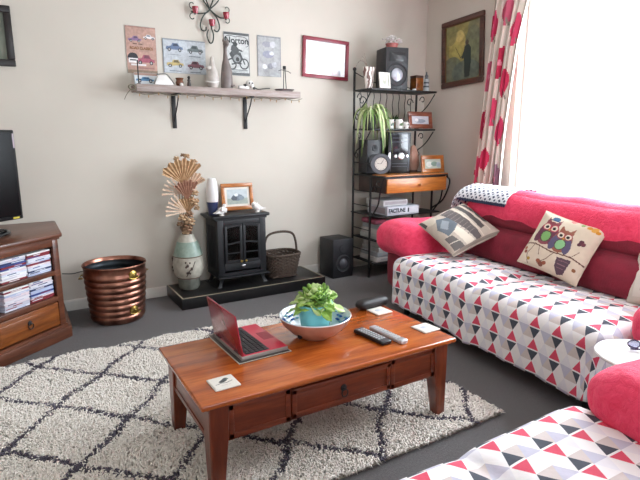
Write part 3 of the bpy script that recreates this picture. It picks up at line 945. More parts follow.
# painting on the right wall
cv = Canvas(96, 112, '827d58');  # palette lightened to put haze into the colours
for (x, y, rx, ry, c_, a) in ((.5, .3, .5, .4, '8b8447', .8), (.35, .35, .25, .22, 'b7a75e', .7), (.3, .5, .2, .15, 'a39a55', .6), (.8, .5, .25, .4, '66705c', .7), (.2, .8, .3, .25, '5b6555', .8), (.6, .85, .4, .2, '56635b', .8), (.15, .15, .2, .2, '7b7a4f', .7), (.85, .15, .2, .2, '6d6f58', .7), (.42, .22, .12, .1, 'cdbd7c', .5)): cv.ell(x, y, rx, ry, c_, a)
cv.noise(0.28, 7); cv.noise(0.15, 3)
cv.poly([(.56, .42), (.66, .38), (.74, .46), (.74, .7), (.7, .95), (.56, .95), (.55, .68), (.52, .55)], '27332f'); cv.ell(.63, .36, .045, .045, '4a3d30'); cv.line([(.58, .5), (.45, .6), (.3, .4)], .012, '3a3322'); cv.line([(.5, .6), (.56, .5)], .05, '27332f')
t = thing('painting', 'dark wood framed oil painting of a standing figure, on the wall beside the curtain', 'painting', (XR - 0.004, 4.085, 2.33), rot=(0, 0, -PI / 2))
t.rotation_euler = Euler((0, 0.075, 0)).to_matrix().to_4x4().to_euler()
t.rotation_euler = (Matrix.Rotation(-PI / 2, 4, 'Z') @ Matrix.Rotation(-0.055, 4, 'Y')).to_euler()
frame(M(), 0.59, 0.69, 0.055, 0.03, 0.01).out('frame', wood('old_walnut', '5d3527', '4b291f', '331a14', 'X', 0.4), t)
frame(M(), 0.49, 0.59, 0.012, 0.018, 0.003).out('slip', mat('gilt_slip', '6e5531', 0.4, 0.4), t)
panel('canvas', cv, 0.49, 0.59, painted('oil_paint', 0.45, bump=0.4, bscale=90), t, y=-0.01, z0=-0.295)
M().box((0, -0.004, 0), (0.5, 0.006, 0.6)).out('backing_board', MATS['backing_board'], t)

# ================================================================ wall shelf
SX0, SX1, SYF, SZ = 0.925, 2.44, 4.445, 1.875
SH = thing('wall_shelf', 'grey painted wooden shelf on two black brackets above the stove', 'shelf', ((SX0 + SX1) / 2, YB, SZ))
LIME = wood('limed_board', 'b5a8a3', 'a3958f', '8c7d78', 'X', 0.6, 0.0, knots=False)
M().box((0, -0.1075, -0.03), (SX1 - SX0, 0.215, 0.058), bev=0.004).out('board', LIME, SH)
for x in (1.275, 1.95):
    lx = x - (SX0 + SX1) / 2
    mm = M(); mm.box((lx, -0.008, -0.2), (0.036, 0.014, 0.3), bev=0.003); mm.box((lx, -0.1, -0.066), (0.036, 0.19, 0.012), bev=0.003)
    mm.tube(bez((lx, -0.17, -0.07), (lx, -0.14, -0.16), (lx, -0.06, -0.2), (lx, -0.012, -0.29)), 0.006)
    mm.out('bracket', BLACKM, SH)
# string lights under the front edge
pts = []; nl = 40
for k in range(nl + 1):
    x = SX0 - 0.02 + (SX1 - SX0 + 0.03) * k / nl
    pts.append((x, SYF - 0.012 + 0.004 * math.sin(k), SZ - 0.058 - 0.022 * abs(math.sin(k * PI / 5)) - 0.006))
mm = M().tube(smooth_path(pts, 3), 0.003, n=6)
for k in range(7):   # bunched end hanging at the left
    a = k * 0.9
    mm.tube([(SX0 - 0.035 + 0.03 * math.cos(a + j * .7) * (1 - .03 * j), SYF + 0.01 * math.sin(a * 3 + j), SZ - 0.03 + 0.02 * math.sin(a + j * .7)) for j in range(8)], 0.003, n=5)
mm.tube(smooth_path([(SX0 - 0.04, SYF, SZ - 0.04), (SX0 - 0.08, SYF, SZ - 0.09), (SX0 - 0.10, SYF, SZ - 0.13)], 4), 0.003, n=5)
LS = thing('string_lights', 'string of tiny lights on a green wire drooping under the shelf front', 'string lights', (0, 0, 0))
mm.out('wire', mat('lights_wire', '7b7562', 0.6), LS)
bm_ = mat('light_bulb_warm', 'b08c5e', 0.3)
bulb = None
for k in range(1, nl, 2):
    p = pts[k]
    if bulb is None:
        bulb = M().lathe([(0.0, 0.0), (0.0045, -0.004), (0.005, -0.013), (0.0, -0.028)], (0, 0, 0), n=8).out('bulb', bm_, LS, loc=(p[0], p[1] - 0.002, p[2] - 0.002))
    else:
        b2 = bulb.copy(); COL.objects.link(b2); b2.parent = LS; b2.location = (p[0] + RNG.uniform(-.008, .008), p[1] - 0.002, p[2] - 0.002)
    
# ---- ornaments on the shelf
TOP = SZ - 0.001
t = thing('picture_card', 'small picture card with a blue vehicle leaning at the left end of the shelf', 'card', (1.03, 4.55, TOP), rot=(-0.12, 0, 0))
cv = Canvas(60, 30, 'cfd6da'); cv.rect(0, .0, 1, .2, 'a9897c'); car(cv, .45, .55, .8, .5, '4d7fa6', '2e4f74')
M().box((0, 0, 0.05), (0.19, 0.006, 0.1)).out('card_back', mat('card', 'b6bcc2', 0.6), t)
panel('print', cv, 0.186, 0.096, PRINT, t, y=-0.0036, z0=0.002)
t = thing('thin_post', 'thin dark upright post standing at the left shelf end', 'post', (0.955, 4.49, TOP))
M().cyl((0, 0, 0.004), (0, 0, 0.19), 0.005, n=10).out('post', BLACKM, t)
M().lathe([(0, 0), (0.018, 0), (0.016, 0.006), (0.005, 0.009), (0, 0.009)], n=16).out('foot', BLACKM, t)
t = thing('model_boat', 'low white wedge shaped model with a dark rim, left part of the shelf', 'ornament', (1.155, 4.5, TOP))
M().prism([(-0.075, 0.003), (0.085, 0.003), (0.075, 0.03), (0.02, 0.085), (-0.04, 0.08)], -0.018, 0.018, mtx=Matrix.Rotation(PI / 2, 4, 'X'), bev=0.004).out('body', WHITEG, t)
M().tube(smooth_path([(-0.055, -0.019, 0.085), (0.02, -0.019, 0.092), (0.06, -0.019, 0.055), (0.09, -0.019, 0.012)], 5), 0.0035).out('rim', mat('slate_paint', '4a5053', 0.5), t)
M().box((0.005, 0, 0.002), (0.17, 0.04, 0.004)).out('base', mat('slate_paint', '4a5053', 0.5), t)
t = thing('pot', 'small brown glazed pot on the shelf left of the white bird vase', 'pot', (1.3, 4.52, TOP))
M().lathe([(0, 0), (0.02, 0), (0.03, 0.012), (0.034, 0.035), (0.026, 0.052), (0.036, 0.07), (0.03, 0.07), (0.022, 0.054), (0.022, 0.02), (0, 0.01)], n=24).out('body', mat('brown_glaze', '70432e', 0.25, coat=0.4), t)
M().ball((0.006, -0.032, 0.012), 0.016, n=10).out('shell', WHITEG, t, label='small white shell')
t = thing('figurine', 'tiny dark figure beside the small brown pot on the shelf', 'figurine', (1.385, 4.53, TOP))
M().loft([[(r * math.cos(a), r * .7 * math.sin(a), z) for a in [2 * PI * k / 10 for k in range(10)]] for r, z in ((0.017, 0), (0.019, 0.02), (0.013, 0.045), (0.016, 0.06), (0.006, 0.07))]).ball((0, 0, 0.08), 0.013, n=10).out('body', mat('dark_bronze', '3d3633', 0.4, 0.3), t)
# white bird-neck vase
t = thing('bird_vase', 'white ceramic bird shaped vase with a tall neck on the shelf', 'vase', (1.6, 4.535, TOP))
mm = M().lathe([(0, 0), (0.035, 0), (0.05, 0.03), (0.055, 0.085), (0.045, 0.14), (0.028, 0.18), (0.02, 0.22), (0.016, 0.26), (0.0, 0.275)], n=28)
mm.out('body', mat('stone_white', 'c9c2bb', 0.45, col2='b0a8a1', scale=20), t)
M().ball((-0.035, -0.01, 0.17), 0.022, (1.3, 1, 1), n=14).lathe([(0.008, 0), (0, 0.03)], (-0.06, -0.012, 0.168), axis=(-1, 0, -.2), n=8).out('bird_head', MATS['stone_white'], t)
M().tube(smooth_path([(-0.075, -0.03, 0.055), (-0.02, -0.062, 0.045), (0.045, -0.045, 0.055)], 6), [0.004 + 0.004 * math.sin(k / 12 * PI) for k in range(13)], n=8).out('wing', WHITEG, t)
# tall grey cat
t = thing('cat_figurine', 'tall slim grey cat figurine standing on the shelf before the motorcycle sign', 'figurine', (1.722, 4.51, TOP))
G = mat('taupe_ceramic', '7b706c', 0.45, col2='675c58', scale=15)
rings = []
for z, rx, ry, ox in ((0, 0.052, 0.035, 0), (0.02, 0.056, 0.04, 0), (0.08, 0.054, 0.04, 0.0), (0.15, 0.05, 0.036, 0.002), (0.2, 0.04, 0.03, 0.0), (0.25, 0.024, 0.022, -0.004), (0.3, 0.015, 0.016, -0.006), (0.34, 0.014, 0.015, -0.004), (0.36, 0.018, 0.018, 0.0)):
    rings.append([(ox + rx * math.cos(a), ry * math.sin(a), z) for a in [2 * PI * k / 24 for k in range(24)]])
M().loft(rings).out('body', G, t)
mm = M().ball((0.002, -0.006, 0.382), 0.03, (0.9, 1.0, 0.95), n=16).ball((0.002, -0.032, 0.374), 0.013, n=10)
mm.out('head', G, t)
for s_ in (-1, 1): M().lathe([(0.012, 0), (0.008, 0.022), (0, 0.04)], (s_ * 0.018, 0, 0.398), n=10).out('ear', G, t)
M().tube(smooth_path([(0.045, 0.0, 0.02), (0.06, -0.02, 0.03), (0.03, -0.045, 0.02)], 5), 0.008).out('tail', G, t)
# white skull-like figure
t = thing('figurine', 'small white and black animal figurine lying right of the grey cat', 'figurine', (1.925, 4.52, TOP))
M().ball((0.02, 0, 0.05), 0.036, (1.1, 0.9, 1), n=16).ball((0.03, -0.03, 0.035), 0.02, n=12).soft((-0.04, 0, 0.02), (0.11, 0.05, 0.038), 0.018, n=4).out('body', WHITEG, t)
M().ball((0.008, -0.03, 0.058), 0.008, n=8).ball((0.036, -0.03, 0.058), 0.008, n=8).ball((-0.03, -0.01, 0.035), 0.018, n=8).out('spots', mat('black_glaze', '1d1d1f', 0.3), t)
t = thing('pipe', 'thin dark carved pipe lying on the shelf', 'pipe', (2.07, 4.53, TOP))
M().tube(smooth_path([(-0.08, 0, 0.022), (-0.03, 0, 0.012), (0.03, 0.005, 0.02), (0.09, 0.01, 0.026)], 5), [0.006] * 4 + [0.005] * 12).lathe([(0.008, 0), (0.013, 0.02), (0.012, 0.03), (0.007, 0.03), (0.006, 0.012), (0, 0.01)], (-0.075, 0, 0.0), n=12).out('body', mat('dark_briar', '3b3633', 0.4), t)
# candlestick on oval dish
t = thing('candle_holder', 'slender candle holder on an oval silver dish at the right end of the shelf', 'candle holder', (2.31, 4.53, TOP))
M().lathe([(0, 0), (0.06, 0), (0.088, 0.012), (0.1, 0.022), (0.094, 0.022), (0.06, 0.008), (0, 0.006)], n=28, rfun=lambda r, a, z: r * (0.72 + 0.28 * abs(math.cos(a)))).out('dish', CHROME, t)
M().cyl((-0.012, 0, 0.01), (-0.004, 0, 0.21), 0.004, n=8).cyl((0.02, 0, 0.01), (0.008, 0, 0.21), 0.004, n=8).tube([(-0.06, 0, 0.19), (-0.03, 0, 0.2), (0.0, 0, 0.195), (0.04, 0, 0.19), (0.07, 0, 0.175)], 0.003).out('stem', BLACKM, t)
M().cyl((0.002, 0, 0.205), (0.002, 0, 0.235), 0.016, n=14).out('cup', BLACKM, t)

# ================================================================ wrought iron candle sconce
cx, cz = 1.635, 2.475
t = thing('candle_sconce', 'green-black scrolled iron wall sconce holding three red candle cups', 'sconce', (cx, YW - 0.004, cz))
IR = mat('verdigris_iron', '3f4740', 0.5, 0.4, col2='2e332f', scale=30)
yy = -0.02
mm = M()
def T_(pts, r=0.006): mm.tube(smooth_path([(x, yy, z) for x, z in pts], 5), r, n=7)
T_([(-0.11, 0.26), (-0.07, 0.17), (0.0, 0.08), (0.06, 0.02), (0.085, -0.06), (0.06, -0.1), (0.03, -0.085)])
T_([(0.11, 0.26), (0.08, 0.16), (0.0, 0.08), (-0.06, 0.02), (-0.09, -0.05), (-0.08, -0.1), (-0.045, -0.1), (-0.04, -0.07)])
T_([(-0.02, -0.09), (-0.035, -0.14), (-0.012, -0.2), (0.015, -0.19), (0.025, -0.13), (0.01, -0.08), (0.0, -0.02)])
T_([(-0.17, 0.045), (-0.1, 0.035), (-0.03, 0.05), (0.0, 0.08)]); T_([(0.17, 0.03), (0.1, 0.02), (0.04, 0.05), (0.0, 0.08)])
for s_ in (-1, 1):
    mm.tube(spiral((s_ * 0.155, yy, 0.10), 0.035, 0.01, -PI / 2, -PI / 2 + s_ * 4.2), 0.004, n=6)
    mm.tube(spiral((s_ * 0.155, yy, 0.0), 0.035, 0.01, PI / 2, PI / 2 - s_ * 4.2), 0.004, n=6)
T_([(-0.11, 0.26), (-0.13, 0.3), (-0.1, 0.33), (-0.07, 0.3)]); T_([(0.11, 0.26), (0.13, 0.3), (0.1, 0.33), (0.07, 0.3)])
T_([(0, 0.08), (-0.04, 0.2), (0, 0.3), (0.04, 0.2), (0, 0.08)])
mm.out('scrollwork', IR, t)
RC = mat('red_glass_cup', '9e2038', 0.2, coat=0.6)
for x, z in ((-0.14, 0.045), (0.14, 0.03), (0.005, -0.045)):
    c_ = M().lathe([(0.0, -0.02), (0.018, -0.02), (0.026, 0.0), (0.028, 0.035), (0.024, 0.035), (0.02, 0.0), (0, -0.01)], (x, -0.05, z), n=20).out('candle_cup', RC, t)
    M().lathe([(0, -0.01), (0.017, -0.01), (0.018, 0.02), (0, 0.022)], (x, -0.05, z), n=14).out('candle', mat('pink_wax', 'e4a7ad', 0.4), c_)
    M().tube([(x, -0.02, z - 0.02), (x, -0.05, z - 0.025)], 0.004, n=6).out('cup_arm', IR, t)
# ================================================================ hearth and stove
HT = thing('hearth', 'low black tiled hearth with a thin pale edge line against the back wall', 'hearth', (1.828, 4.40, 0))
HS = mat('hearth_slate', '1c1b1c', 0.35, col2='121213', scale=18, bump=0.1)
M().box((0, 0, 0.05), (1.425, 0.50, 0.098), bev=0.003).out('base', HS, HT)
mm = M()
for y in (-0.24,): mm.box((0, y, 0.0995), (1.41, 0.009, 0.003))
for x in (-0.70, 0.70): mm.box((x, 0.004, 0.0995), (0.009, 0.479, 0.003))
mm.out('edge_trim', mat('pale_trim', 'b9ac94', 0.5), HT)
mm = M()
for x in (-0.35, 0, 0.35): mm.box((x, 0.004, 0.0993), (0.005, 0.47, 0.001))
mm.out('grout', mat('grout', '3c3a39', 0.8), HT)
HZ = 0.1005
ST = thing('electric_stove', 'black cast iron style electric stove with glazed doors standing on the hearth', 'stove', (1.735, 4.45, HZ))
SB = mat('stove_black', '17181d', 0.5, col2='111216', scale=10, bump=0.08, bscale=120)
w, d, h = 0.47, 0.29, 0.60
mm = M()   # open-fronted shell
mm.box((-w / 2 + 0.012, 0, 0.36), (0.024, d, 0.54)); mm.box((w / 2 - 0.012, 0, 0.36), (0.024, d, 0.54))
mm.box((0, d / 2 - 0.01, 0.36), (w - 0.05, 0.02, 0.54)); mm.box((0, 0, 0.11), (w - 0.04, d, 0.04)); mm.box((0, 0, 0.62), (w - 0.04, d, 0.03))
for x in (-w / 2, w / 2):
    for k in range(5): mm.box((x + (0.002 if x > 0 else -0.002), -0.08 + k * 0.04, 0.36), (0.004, 0.012, 0.4))
mm.out('body', SB, ST)
mm = M()
mm.prism([(-0.27, -0.175), (0.27, -0.175), (0.285, -0.15), (0.285, 0.15), (-0.285, 0.15), (-0.285, -0.15)], 0.635, 0.66, bev=0.007)
mm.prism([(-0.25, -0.16), (0.25, -0.16), (0.26, 0.145), (-0.26, 0.145)], 0.615, 0.636, bev=0.004)
mm.out('top_plate', SB, ST)
mm = M()
y = -d / 2 - 0.008
for s_ in (-1, 1): mm.box((s_ * (w / 2 - 0.03), y, 0.37), (0.06, 0.02, 0.5), bev=0.004)
mm.box((0, y, 0.59), (w - 0.12, 0.02, 0.06), bev=0.004)
mm.box((0, y, 0.185), (w - 0.12, 0.02, 0.07), bev=0.004)
mm.out('front_frame', SB, ST)
# doors with arched glazing
def door(sx):
    mm = M()
    x0, x1 = (0.004, 0.172) if sx > 0 else (-0.172, -0.004)
    yy = y - 0.014
    for xx in (x0 + 0.012, x1 - 0.012): mm.box((xx, yy, 0.395), (0.024, 0.016, 0.34), bev=0.003)
    for zz in (0.237, 0.395, 0.553):
        n = 8
        for k in range(n):
            t = (k + 0.5) / n; xx = x0 + (x1 - x0) * t
            arch = 0.018 * math.sin((xx + 0.172) / 0.344 * PI) if zz > 0.3 else 0
            mm.box((xx, yy, zz + arch), ((x1 - x0) / n + 0.001, 0.015, 0.022 if zz != 0.395 else 0.012))
    mm.box(((x0 + x1) / 2, yy, 0.315), (abs(x1 - x0), 0.012, 0.009))
    dd = mm.out('door', SB, ST)
    g = M().box(((x0 + x1) / 2, yy + 0.002, 0.395), (abs(x1 - x0) - 0.03, 0.004, 0.32)).out('glass_pane', glass('smoked_glass', 'c9c4c0', 0.12), dd)
    return dd
door(-1); door(1)
for s_ in (-1, 1):
    M().ball((s_ * 0.022, y - 0.034, 0.235), 0.012, n=12).cyl((s_ * 0.022, y - 0.02, 0.235), (s_ * 0.022, y - 0.034, 0.235), 0.005).out('door_knob', BRASS, ST, label='small brass knob')
M().ball((0, y - 0.022, 0.19), 0.018, (1.3, 0.5, 0.8), n=14).out('badge', CHROME, ST, label='oval silver badge')
mm = M()
mm.prism([(-0.25, -0.2), (0.25, -0.2), (0.24, 0.14), (-0.24, 0.14)], 0.09, 0.105, bev=0.004)
mm.out('ash_shelf', SB, ST)
for sx in (-1, 1):
    for sy in (-1, 1):
        mm = M(); cx, cy = sx * 0.2, sy * 0.115 - 0.01
        mm.loft([[(cx + sx * o + a, cy + sy * o * .5 + b, z) for a, b in ((-q, -q), (q, -q), (q, q), (-q, q))] for z, q, o in ((0, 0.02, 0.028), (0.02, 0.014, 0.018), (0.06, 0.016, 0.004), (0.092, 0.024, 0.0))])
        mm.out('leg', SB, ST)
lg = M()
for k in range(4): lg.cyl((-0.13 + 0.03 * k, -0.07 - 0.01 * (k % 2), 0.15 + 0.02 * k), (0.11 - 0.03 * k, -0.02 + 0.02 * (k % 3), 0.165 + 0.03 * k), 0.022, 0.018, n=10)
lg.out('imitation_logs', mat('log_brown', '5a3b30', 0.8, col2='33211c', scale=30, bump=0.4), ST)

SZt = HZ + 0.66
t = thing('vase', 'white bullet shaped vase with a navy base on the stove top', 'vase', (1.512, 4.42, SZt)); t.scale = (1, 1, 1.13)
WB = mat('white_vase_glaze', 'e6e3e2', 0.3, coat=0.3)
M().lathe([(0.052, 0.105), (0.055, 0.15), (0.053, 0.21), (0.044, 0.265), (0.033, 0.292), (0.03, 0.292), (0.028, 0.285), (0.03, 0.27), (0.03, 0.12), (0.0, 0.112)], n=28).out('body', WB, t)
M().lathe([(0.0, 0), (0.036, 0), (0.042, 0.03), (0.0525, 0.105), (0.0, 0.112)], n=28).out('base_band', mat('navy_glaze', '28325a', 0.3, coat=0.3), t, label='navy blue base')
def bird(name, x, yy, a, label):
    t = thing(name, label, 'figurine', (x, yy, SZt), a); t.scale = (1.3, 1.3, 1.3)
    mm = M().ball((0, 0, 0.032), 0.026, (1.35, 0.95, 1.0), n=18, rot=(0, -0.45, 0)).ball((0.032, 0, 0.062), 0.0155, n=14)
    mm.lathe([(0.005, 0), (0, 0.016)], (0.045, 0, 0.062), axis=(1, 0, -0.15), n=8)
    mm.loft([[(x, y_ * w_, z) for x, y_, z in ((q, -1, zt - th_), (q, 1, zt - th_), (q, 1, zt + th_), (q, -1, zt + th_))] for q, w_, zt, th_ in ((-0.075, 0.014, 0.022, 0.002), (-0.05, 0.013, 0.024, 0.005), (-0.02, 0.016, 0.03, 0.012))])
    mm.out('body', WHITEG, t)
    M().soft((-0.005, -0.026, 0.042), (0.06, 0.012, 0.03), 0.005, n=4, rot=(0, 0.3, 0)).out('wing', WHITEG, t)
    M().lathe([(0, 0), (0.02, 0), (0.012, 0.006), (0, 0.008)], n=12).out('foot', WHITEG, t)
bird('bird_figurine', 1.565, 4.34, 0.55, 'white china bird in front of the navy based vase')
bird('bird_figurine', 1.93, 4.38, 0.35 + PI, 'white china bird in front of the framed photo corner')
cv = Canvas(56, 40, 'b9c2c6'); cv.rect(0, .6, 1, 1, '9aa39a'); cv.ell(.5, .55, .28, .22, '6b7784'); cv.ell(.35, .6, .15, .16, '48515c'); cv.ell(.7, .6, .14, .14, '7d8a94'); cv.ell(.45, .38, .1, .1, 'dfe3e6'); cv.noise(.12, 4)
t = thing('picture_frame', 'honey wood framed photograph leaning on the wall on the stove top', 'picture frame', (1.80, 4.535, SZt + 0.008), rot=(-0.13, 0, 0)); t.scale = (1.03, 1, 1.08)
frame(M(), 0.31, 0.235, 0.034, 0.02, 0.005).out('frame', OAK, t, loc=(0, 0, 0.1175))
M().box((0, -0.004, 0.1175), (0.27, 0.004, 0.2)).out('backing_board', MATS['backing_board'], t)
panel('photograph', cv, 0.2, 0.13, PRINTG, t, y=-0.0085, z0=0.0525)
M().box((0, -0.0072, 0.1175), (0.25, 0.002, 0.175)).out('mount', mat('cream_mount', 'e4ddd2', 0.8), t)

# ================================================================ floor vase and dried palm arrangement
VX, VY = 1.275, 4.455
t = thing('floor_vase', 'tall green and cream patterned vase standing at the left end of the hearth', 'vase', (VX, VY, HZ)); t.scale = (1.05, 1.05, 1.27)
GR = mat('sage_glaze', '93a498', 0.4, col2='7b9084', scale=25, bump=0.15)
CR = mat('cream_glaze', 'c3bfb2', 0.45, col2='a19c8f', scale=22)
BR = mat('brown_band', '6b5344', 0.5)
M().lathe([(0, 0), (0.075, 0), (0.09, 0.02), (0.092, 0.07), (0.1, 0.09)], n=36, rfun=lambda r, a, z: r * (1 + 0.02 * math.cos(14 * a) * (0.01 < z < 0.08))).out('base_band', mat('grey_green_glaze', '7d7f76', 0.45, col2='5f625b', scale=20), t)
M().lathe([(0.1, 0.088), (0.118, 0.11), (0.128, 0.15), (0.128, 0.2), (0.118, 0.245), (0, 0.245)], n=36).out('belly', CR, t)
M().lathe([(0.12, 0.24), (0.124, 0.246), (0.122, 0.254), (0.108, 0.29), (0.088, 0.34), (0.084, 0.345), (0, 0.345)], n=36, rfun=lambda r, a, z: r * (1 + 0.015 * math.cos(30 * a) * (z > .26) * (z < .34))).out('shoulder_band', GR, t)
M().lathe([(0.083, 0.342), (0.066, 0.375), (0.058, 0.395), (0.0, 0.395)], n=30).out('neck', CR, t)
M().lathe([(0.04, 0.392), (0.04, 0.41), (0.052, 0.43), (0.056, 0.45), (0.05, 0.45), (0.038, 0.43), (0.03, 0.4), (0, 0.4)], n=30).out('rim', BR, t)
mm = M()
for k in range(3):      # painted blossom sprays on the belly
    a = -1.7 + k * 2.1
    def on(a, z): r = 0.1295; return (r * math.cos(a), r * math.sin(a), z)
    mm.tube([on(a - .3, .11), on(a - .1, .15), on(a + .12, .17), on(a + .3, .215)], 0.003, n=5)
    for q in range(9): mm.ball(on(a + random.uniform(-.35, .35), random.uniform(.125, .225)), random.uniform(.006, .012), n=8)
mm.out('painted_sprig', mat('sprig_brown', '574a44', 0.6), t)
for z, r in ((0.243, 0.1215), (0.088, 0.1)): M().tube([(r * math.cos(a), r * math.sin(a), z) for a in [2 * PI * k / 36 for k in range(36)]], 0.004, n=6, closed=True).out('rim_line', BR, t)

PT = HZ + 0.56
t = thing('dried_arrangement', 'tall arrangement of folded palm fans and dried flowers in the floor vase', 'dried flowers', (VX - 0.01, VY, PT)); t.scale = (0.92, 0.92, 0.92)
STR = mat('dried_palm', 'c9a985', 0.8, col2='ab8560', scale=25)
STR2 = mat('dried_palm_pink', 'b98e78', 0.8, col2='9a6f5b', scale=25)
STR3 = mat('dried_palm_pale', 'dcc4ae', 0.8, col2='c4a68d', scale=25)
def fan(c, ang, spread, L, n, m_, tilt=0.25, name='palm_fan'):
    """pleated fan opening around direction ang (in xz)"""
    mm = M(); b = mm.b
    cx, cy, cz = c
    N = n * 2
    inner, outer = [], []
    for k in range(N + 1):
        a = ang - spread / 2 + spread * k / N
        off = 0.012 if k % 2 else -0.012
        Lr = L * (0.94 + 0.06 * math.sin(k * 1.7))
        inner.append((cx + 0.012 * math.cos(a), cy + off * .1, cz + 0.012 * math.sin(a)))
        outer.append((cx + Lr * math.cos(a), cy + off - tilt * L * .5, cz + Lr * math.sin(a)))
    for th in (0, 0.0025):
        iv = [b.verts.new((p[0], p[1] + th, p[2])) for p in inner]; ov = [b.verts.new((p[0], p[1] + th, p[2])) for p in outer]
        for k in range(N): b.faces.new((iv[k], iv[k + 1], ov[k + 1], ov[k]))
        if th == 0: i0, o0 = iv, ov
        else:
            for k in range(N): b.faces.new((o0[k], o0[k + 1], ov[k + 1], ov[k]))
            b.faces.new((i0[0], o0[0], ov[0], iv[0])); b.faces.new((i0[N], o0[N], ov[N], iv[N]))
    return mm.out(name, m_, t, smooth=15)
fan((0.0, -0.02, 0.42), 1.75, 1.9, 0.25, 11, STR)
fan((0.02, -0.05, 0.27), 1.7, 1.3, 0.2, 8, STR2, 0.4)
def slats(c, a0, a1, n, L, m_, name='palm_blade'):
    for k in range(n):
        a = a0 + (a1 - a0) * k / (n - 1)
        p0 = Vector(c); p1 = p0 + Vector((math.cos(a) * L, -0.03, math.sin(a) * L))
        dr_ = (p1 - p0).normalized(); sd = Vector((-dr_.z, 0, dr_.x))
        mm = M(); b = mm.b
        q = [p0 - sd * .003, p0 + sd * .003, p1 + sd * .009, p1 - sd * .009]
        lo = [b.verts.new(v) for v in q]; hi = [b.verts.new(v + Vector((0, 0.004, 0))) for v in q]
        b.faces.new(lo); b.faces.new(hi[::-1])
        for j in range(4): b.faces.new((lo[j], lo[(j + 1) % 4], hi[(j + 1) % 4], hi[j]))
        mm.out(name, m_, t)
slats((-0.03, -0.03, 0.33), 2.1, 3.1, 5, 0.19, STR3)
fan((0.05, 0.02, 0.36), 1.2, 1.5, 0.2, 8, STR3, 0.1)
fan((0.03, -0.01, 0.14), 1.7, 1.7, 0.17, 8, STR, 0.3)
slats((0.0, -0.05, 0.16), 2.15, 3.25, 6, 0.2, STR3)
mm = M()
for k in range(7):
    a = 1.2 + 0.13 * k
    mm.tube(bez((0, 0, -0.3), (0.0, 0, 0.0), (0.02 * k - .06, -0.01, 0.15), (0.03 * k - .08, -0.02, 0.35 + 0.02 * (k % 3))), 0.004, n=6)
mm.out('stems', mat('dry_stem', '8f7355', 0.8), t)
def bloom(c, r, m_, n=10, name='dried_flower'):
    mm = M(); mm.ball(c, r * 0.45, n=8)
    for k in range(n):
        a = k * 2.4; el = -0.7 + 1.9 * (k / n)
        d_ = Vector((math.cos(a) * math.cos(el), math.sin(a) * math.cos(el), math.sin(el)))
        mm.ball(Vector(c) + d_ * r * 0.7, r * 0.42, (1, 1, 0.6), n=8)
    mm.out(name, m_, t)
BL = mat('dried_petal', 'cdb091', 0.85, col2='a98662', scale=60, bump=0.4)
BL2 = mat('dried_petal_dark', 'a07f62', 0.85, col2='7e5f49', scale=60, bump=0.4)
for c, r, m_ in (((0.03, -0.06, 0.06), .05, BL), ((-0.035, -0.05, 0.10), .045, BL), ((0.0, -0.07, 0.0), .045, BL2), ((0.03, -0.05, 0.13), .04, BL2), ((0.09, -0.03, 0.24), .045, BL),
                 ((0.07, -0.03, 0.38), .05, STR3), ((0.1, -0.02, 0.33), .04, BL), ((-0.05, 0, 0.66), .028, BL), ((0.05, 0, 0.68), .03, BL), ((0.11, 0, 0.62), .04, BL), ((0.01, 0, 0.69), .022, BL2),
                 ((0.12, -0.01, 0.18), .03, BL), ((-0.06, -0.03, 0.04), .03, BL2), ((-0.01, -0.04, -0.04), .035, BL)):
    bloom(c, r, m_)

# ================================================================ copper bucket
t = thing('copper_bucket', 'ribbed copper coal bucket with brass lion roundels standing on the carpet', 'bucket', (0.62, 4.245, 0))
COP = mat('copper', 'b98470', 0.3, 0.95, col2='6b463c', scale=9, bump=0.08, bscale=40)
prof = [(0, 0.004), (0.185, 0.004), (0.192, 0.01)]
for k in range(57):
    z = 0.02 + 0.385 * k / 56
    r = 0.198 + 0.034 * z / 0.4 + 0.009 * abs(math.sin(PI * k / 7))
    prof.append((r, z))
prof += [(0.232, 0.42), (0.236, 0.455), (0.243, 0.462), (0.238, 0.47), (0.23, 0.46)]
prof += [(0.226, 0.44)]
M().lathe(prof, n=64, caps=(False, False)).out('body', COP, t)
M().lathe([(0.2275, 0.445)] + [(0.18 + 0.043 * z / 0.4 + 0.006 * abs(math.sin(z * 55)), z) for z in [0.42 - 0.01 * k for k in range(40)]] + [(0, 0.02)], n=48, caps=(False, False)).out('lining', mat('dark_lining', '3c4247', 0.45, 0.7, col2='24282c', scale=8), t)  # inside coloured a darker grey than the copper body
def roundel(ang, z):
    R_ = 0.235 if z > .3 else 0.222
    c_, s_ = math.cos(ang), math.sin(ang)
    mm = M(); mm.lathe([(0, 0.012), (0.016, 0.011), (0.026, 0.006), (0.034, 0.004), (0.034, -0.006), (0, -0.006)], (R_ * c_, R_ * s_, z), axis=(c_, s_, 0), n=20)
    mm.ball(((R_ + .006) * c_, (R_ + .006) * s_, z), 0.013, n=10)
    mm.tube([((R_ + .014) * c_ - s_ * q, (R_ + .014) * s_ + c_ * q, z - 0.012 - 0.018 * math.cos(q / 0.05 * PI / 2)) for q in (-.045, -.03, -.015, 0, .015, .03, .045)], 0.004)
    mm.out('lion_roundel', BRASS, t, label='brass roundel with a ring')
roundel(-1.15, 0.4); roundel(-1.15, 0.115)
mm = M()
for s_ in (0.35, 2.9):
    c_, q = math.cos(s_), math.sin(s_)
    mm.tube([(0.232 * c_ - q * u, 0.232 * q + c_ * u, 0.37) if abs(u) > .05 else (0.262 * c_ - q * u, 0.262 * q + c_ * u, 0.365) for u in (-.07, -.05, -.03, 0, .03, .05, .07)], 0.006)
mm.out('side_handle', BRASS, t)
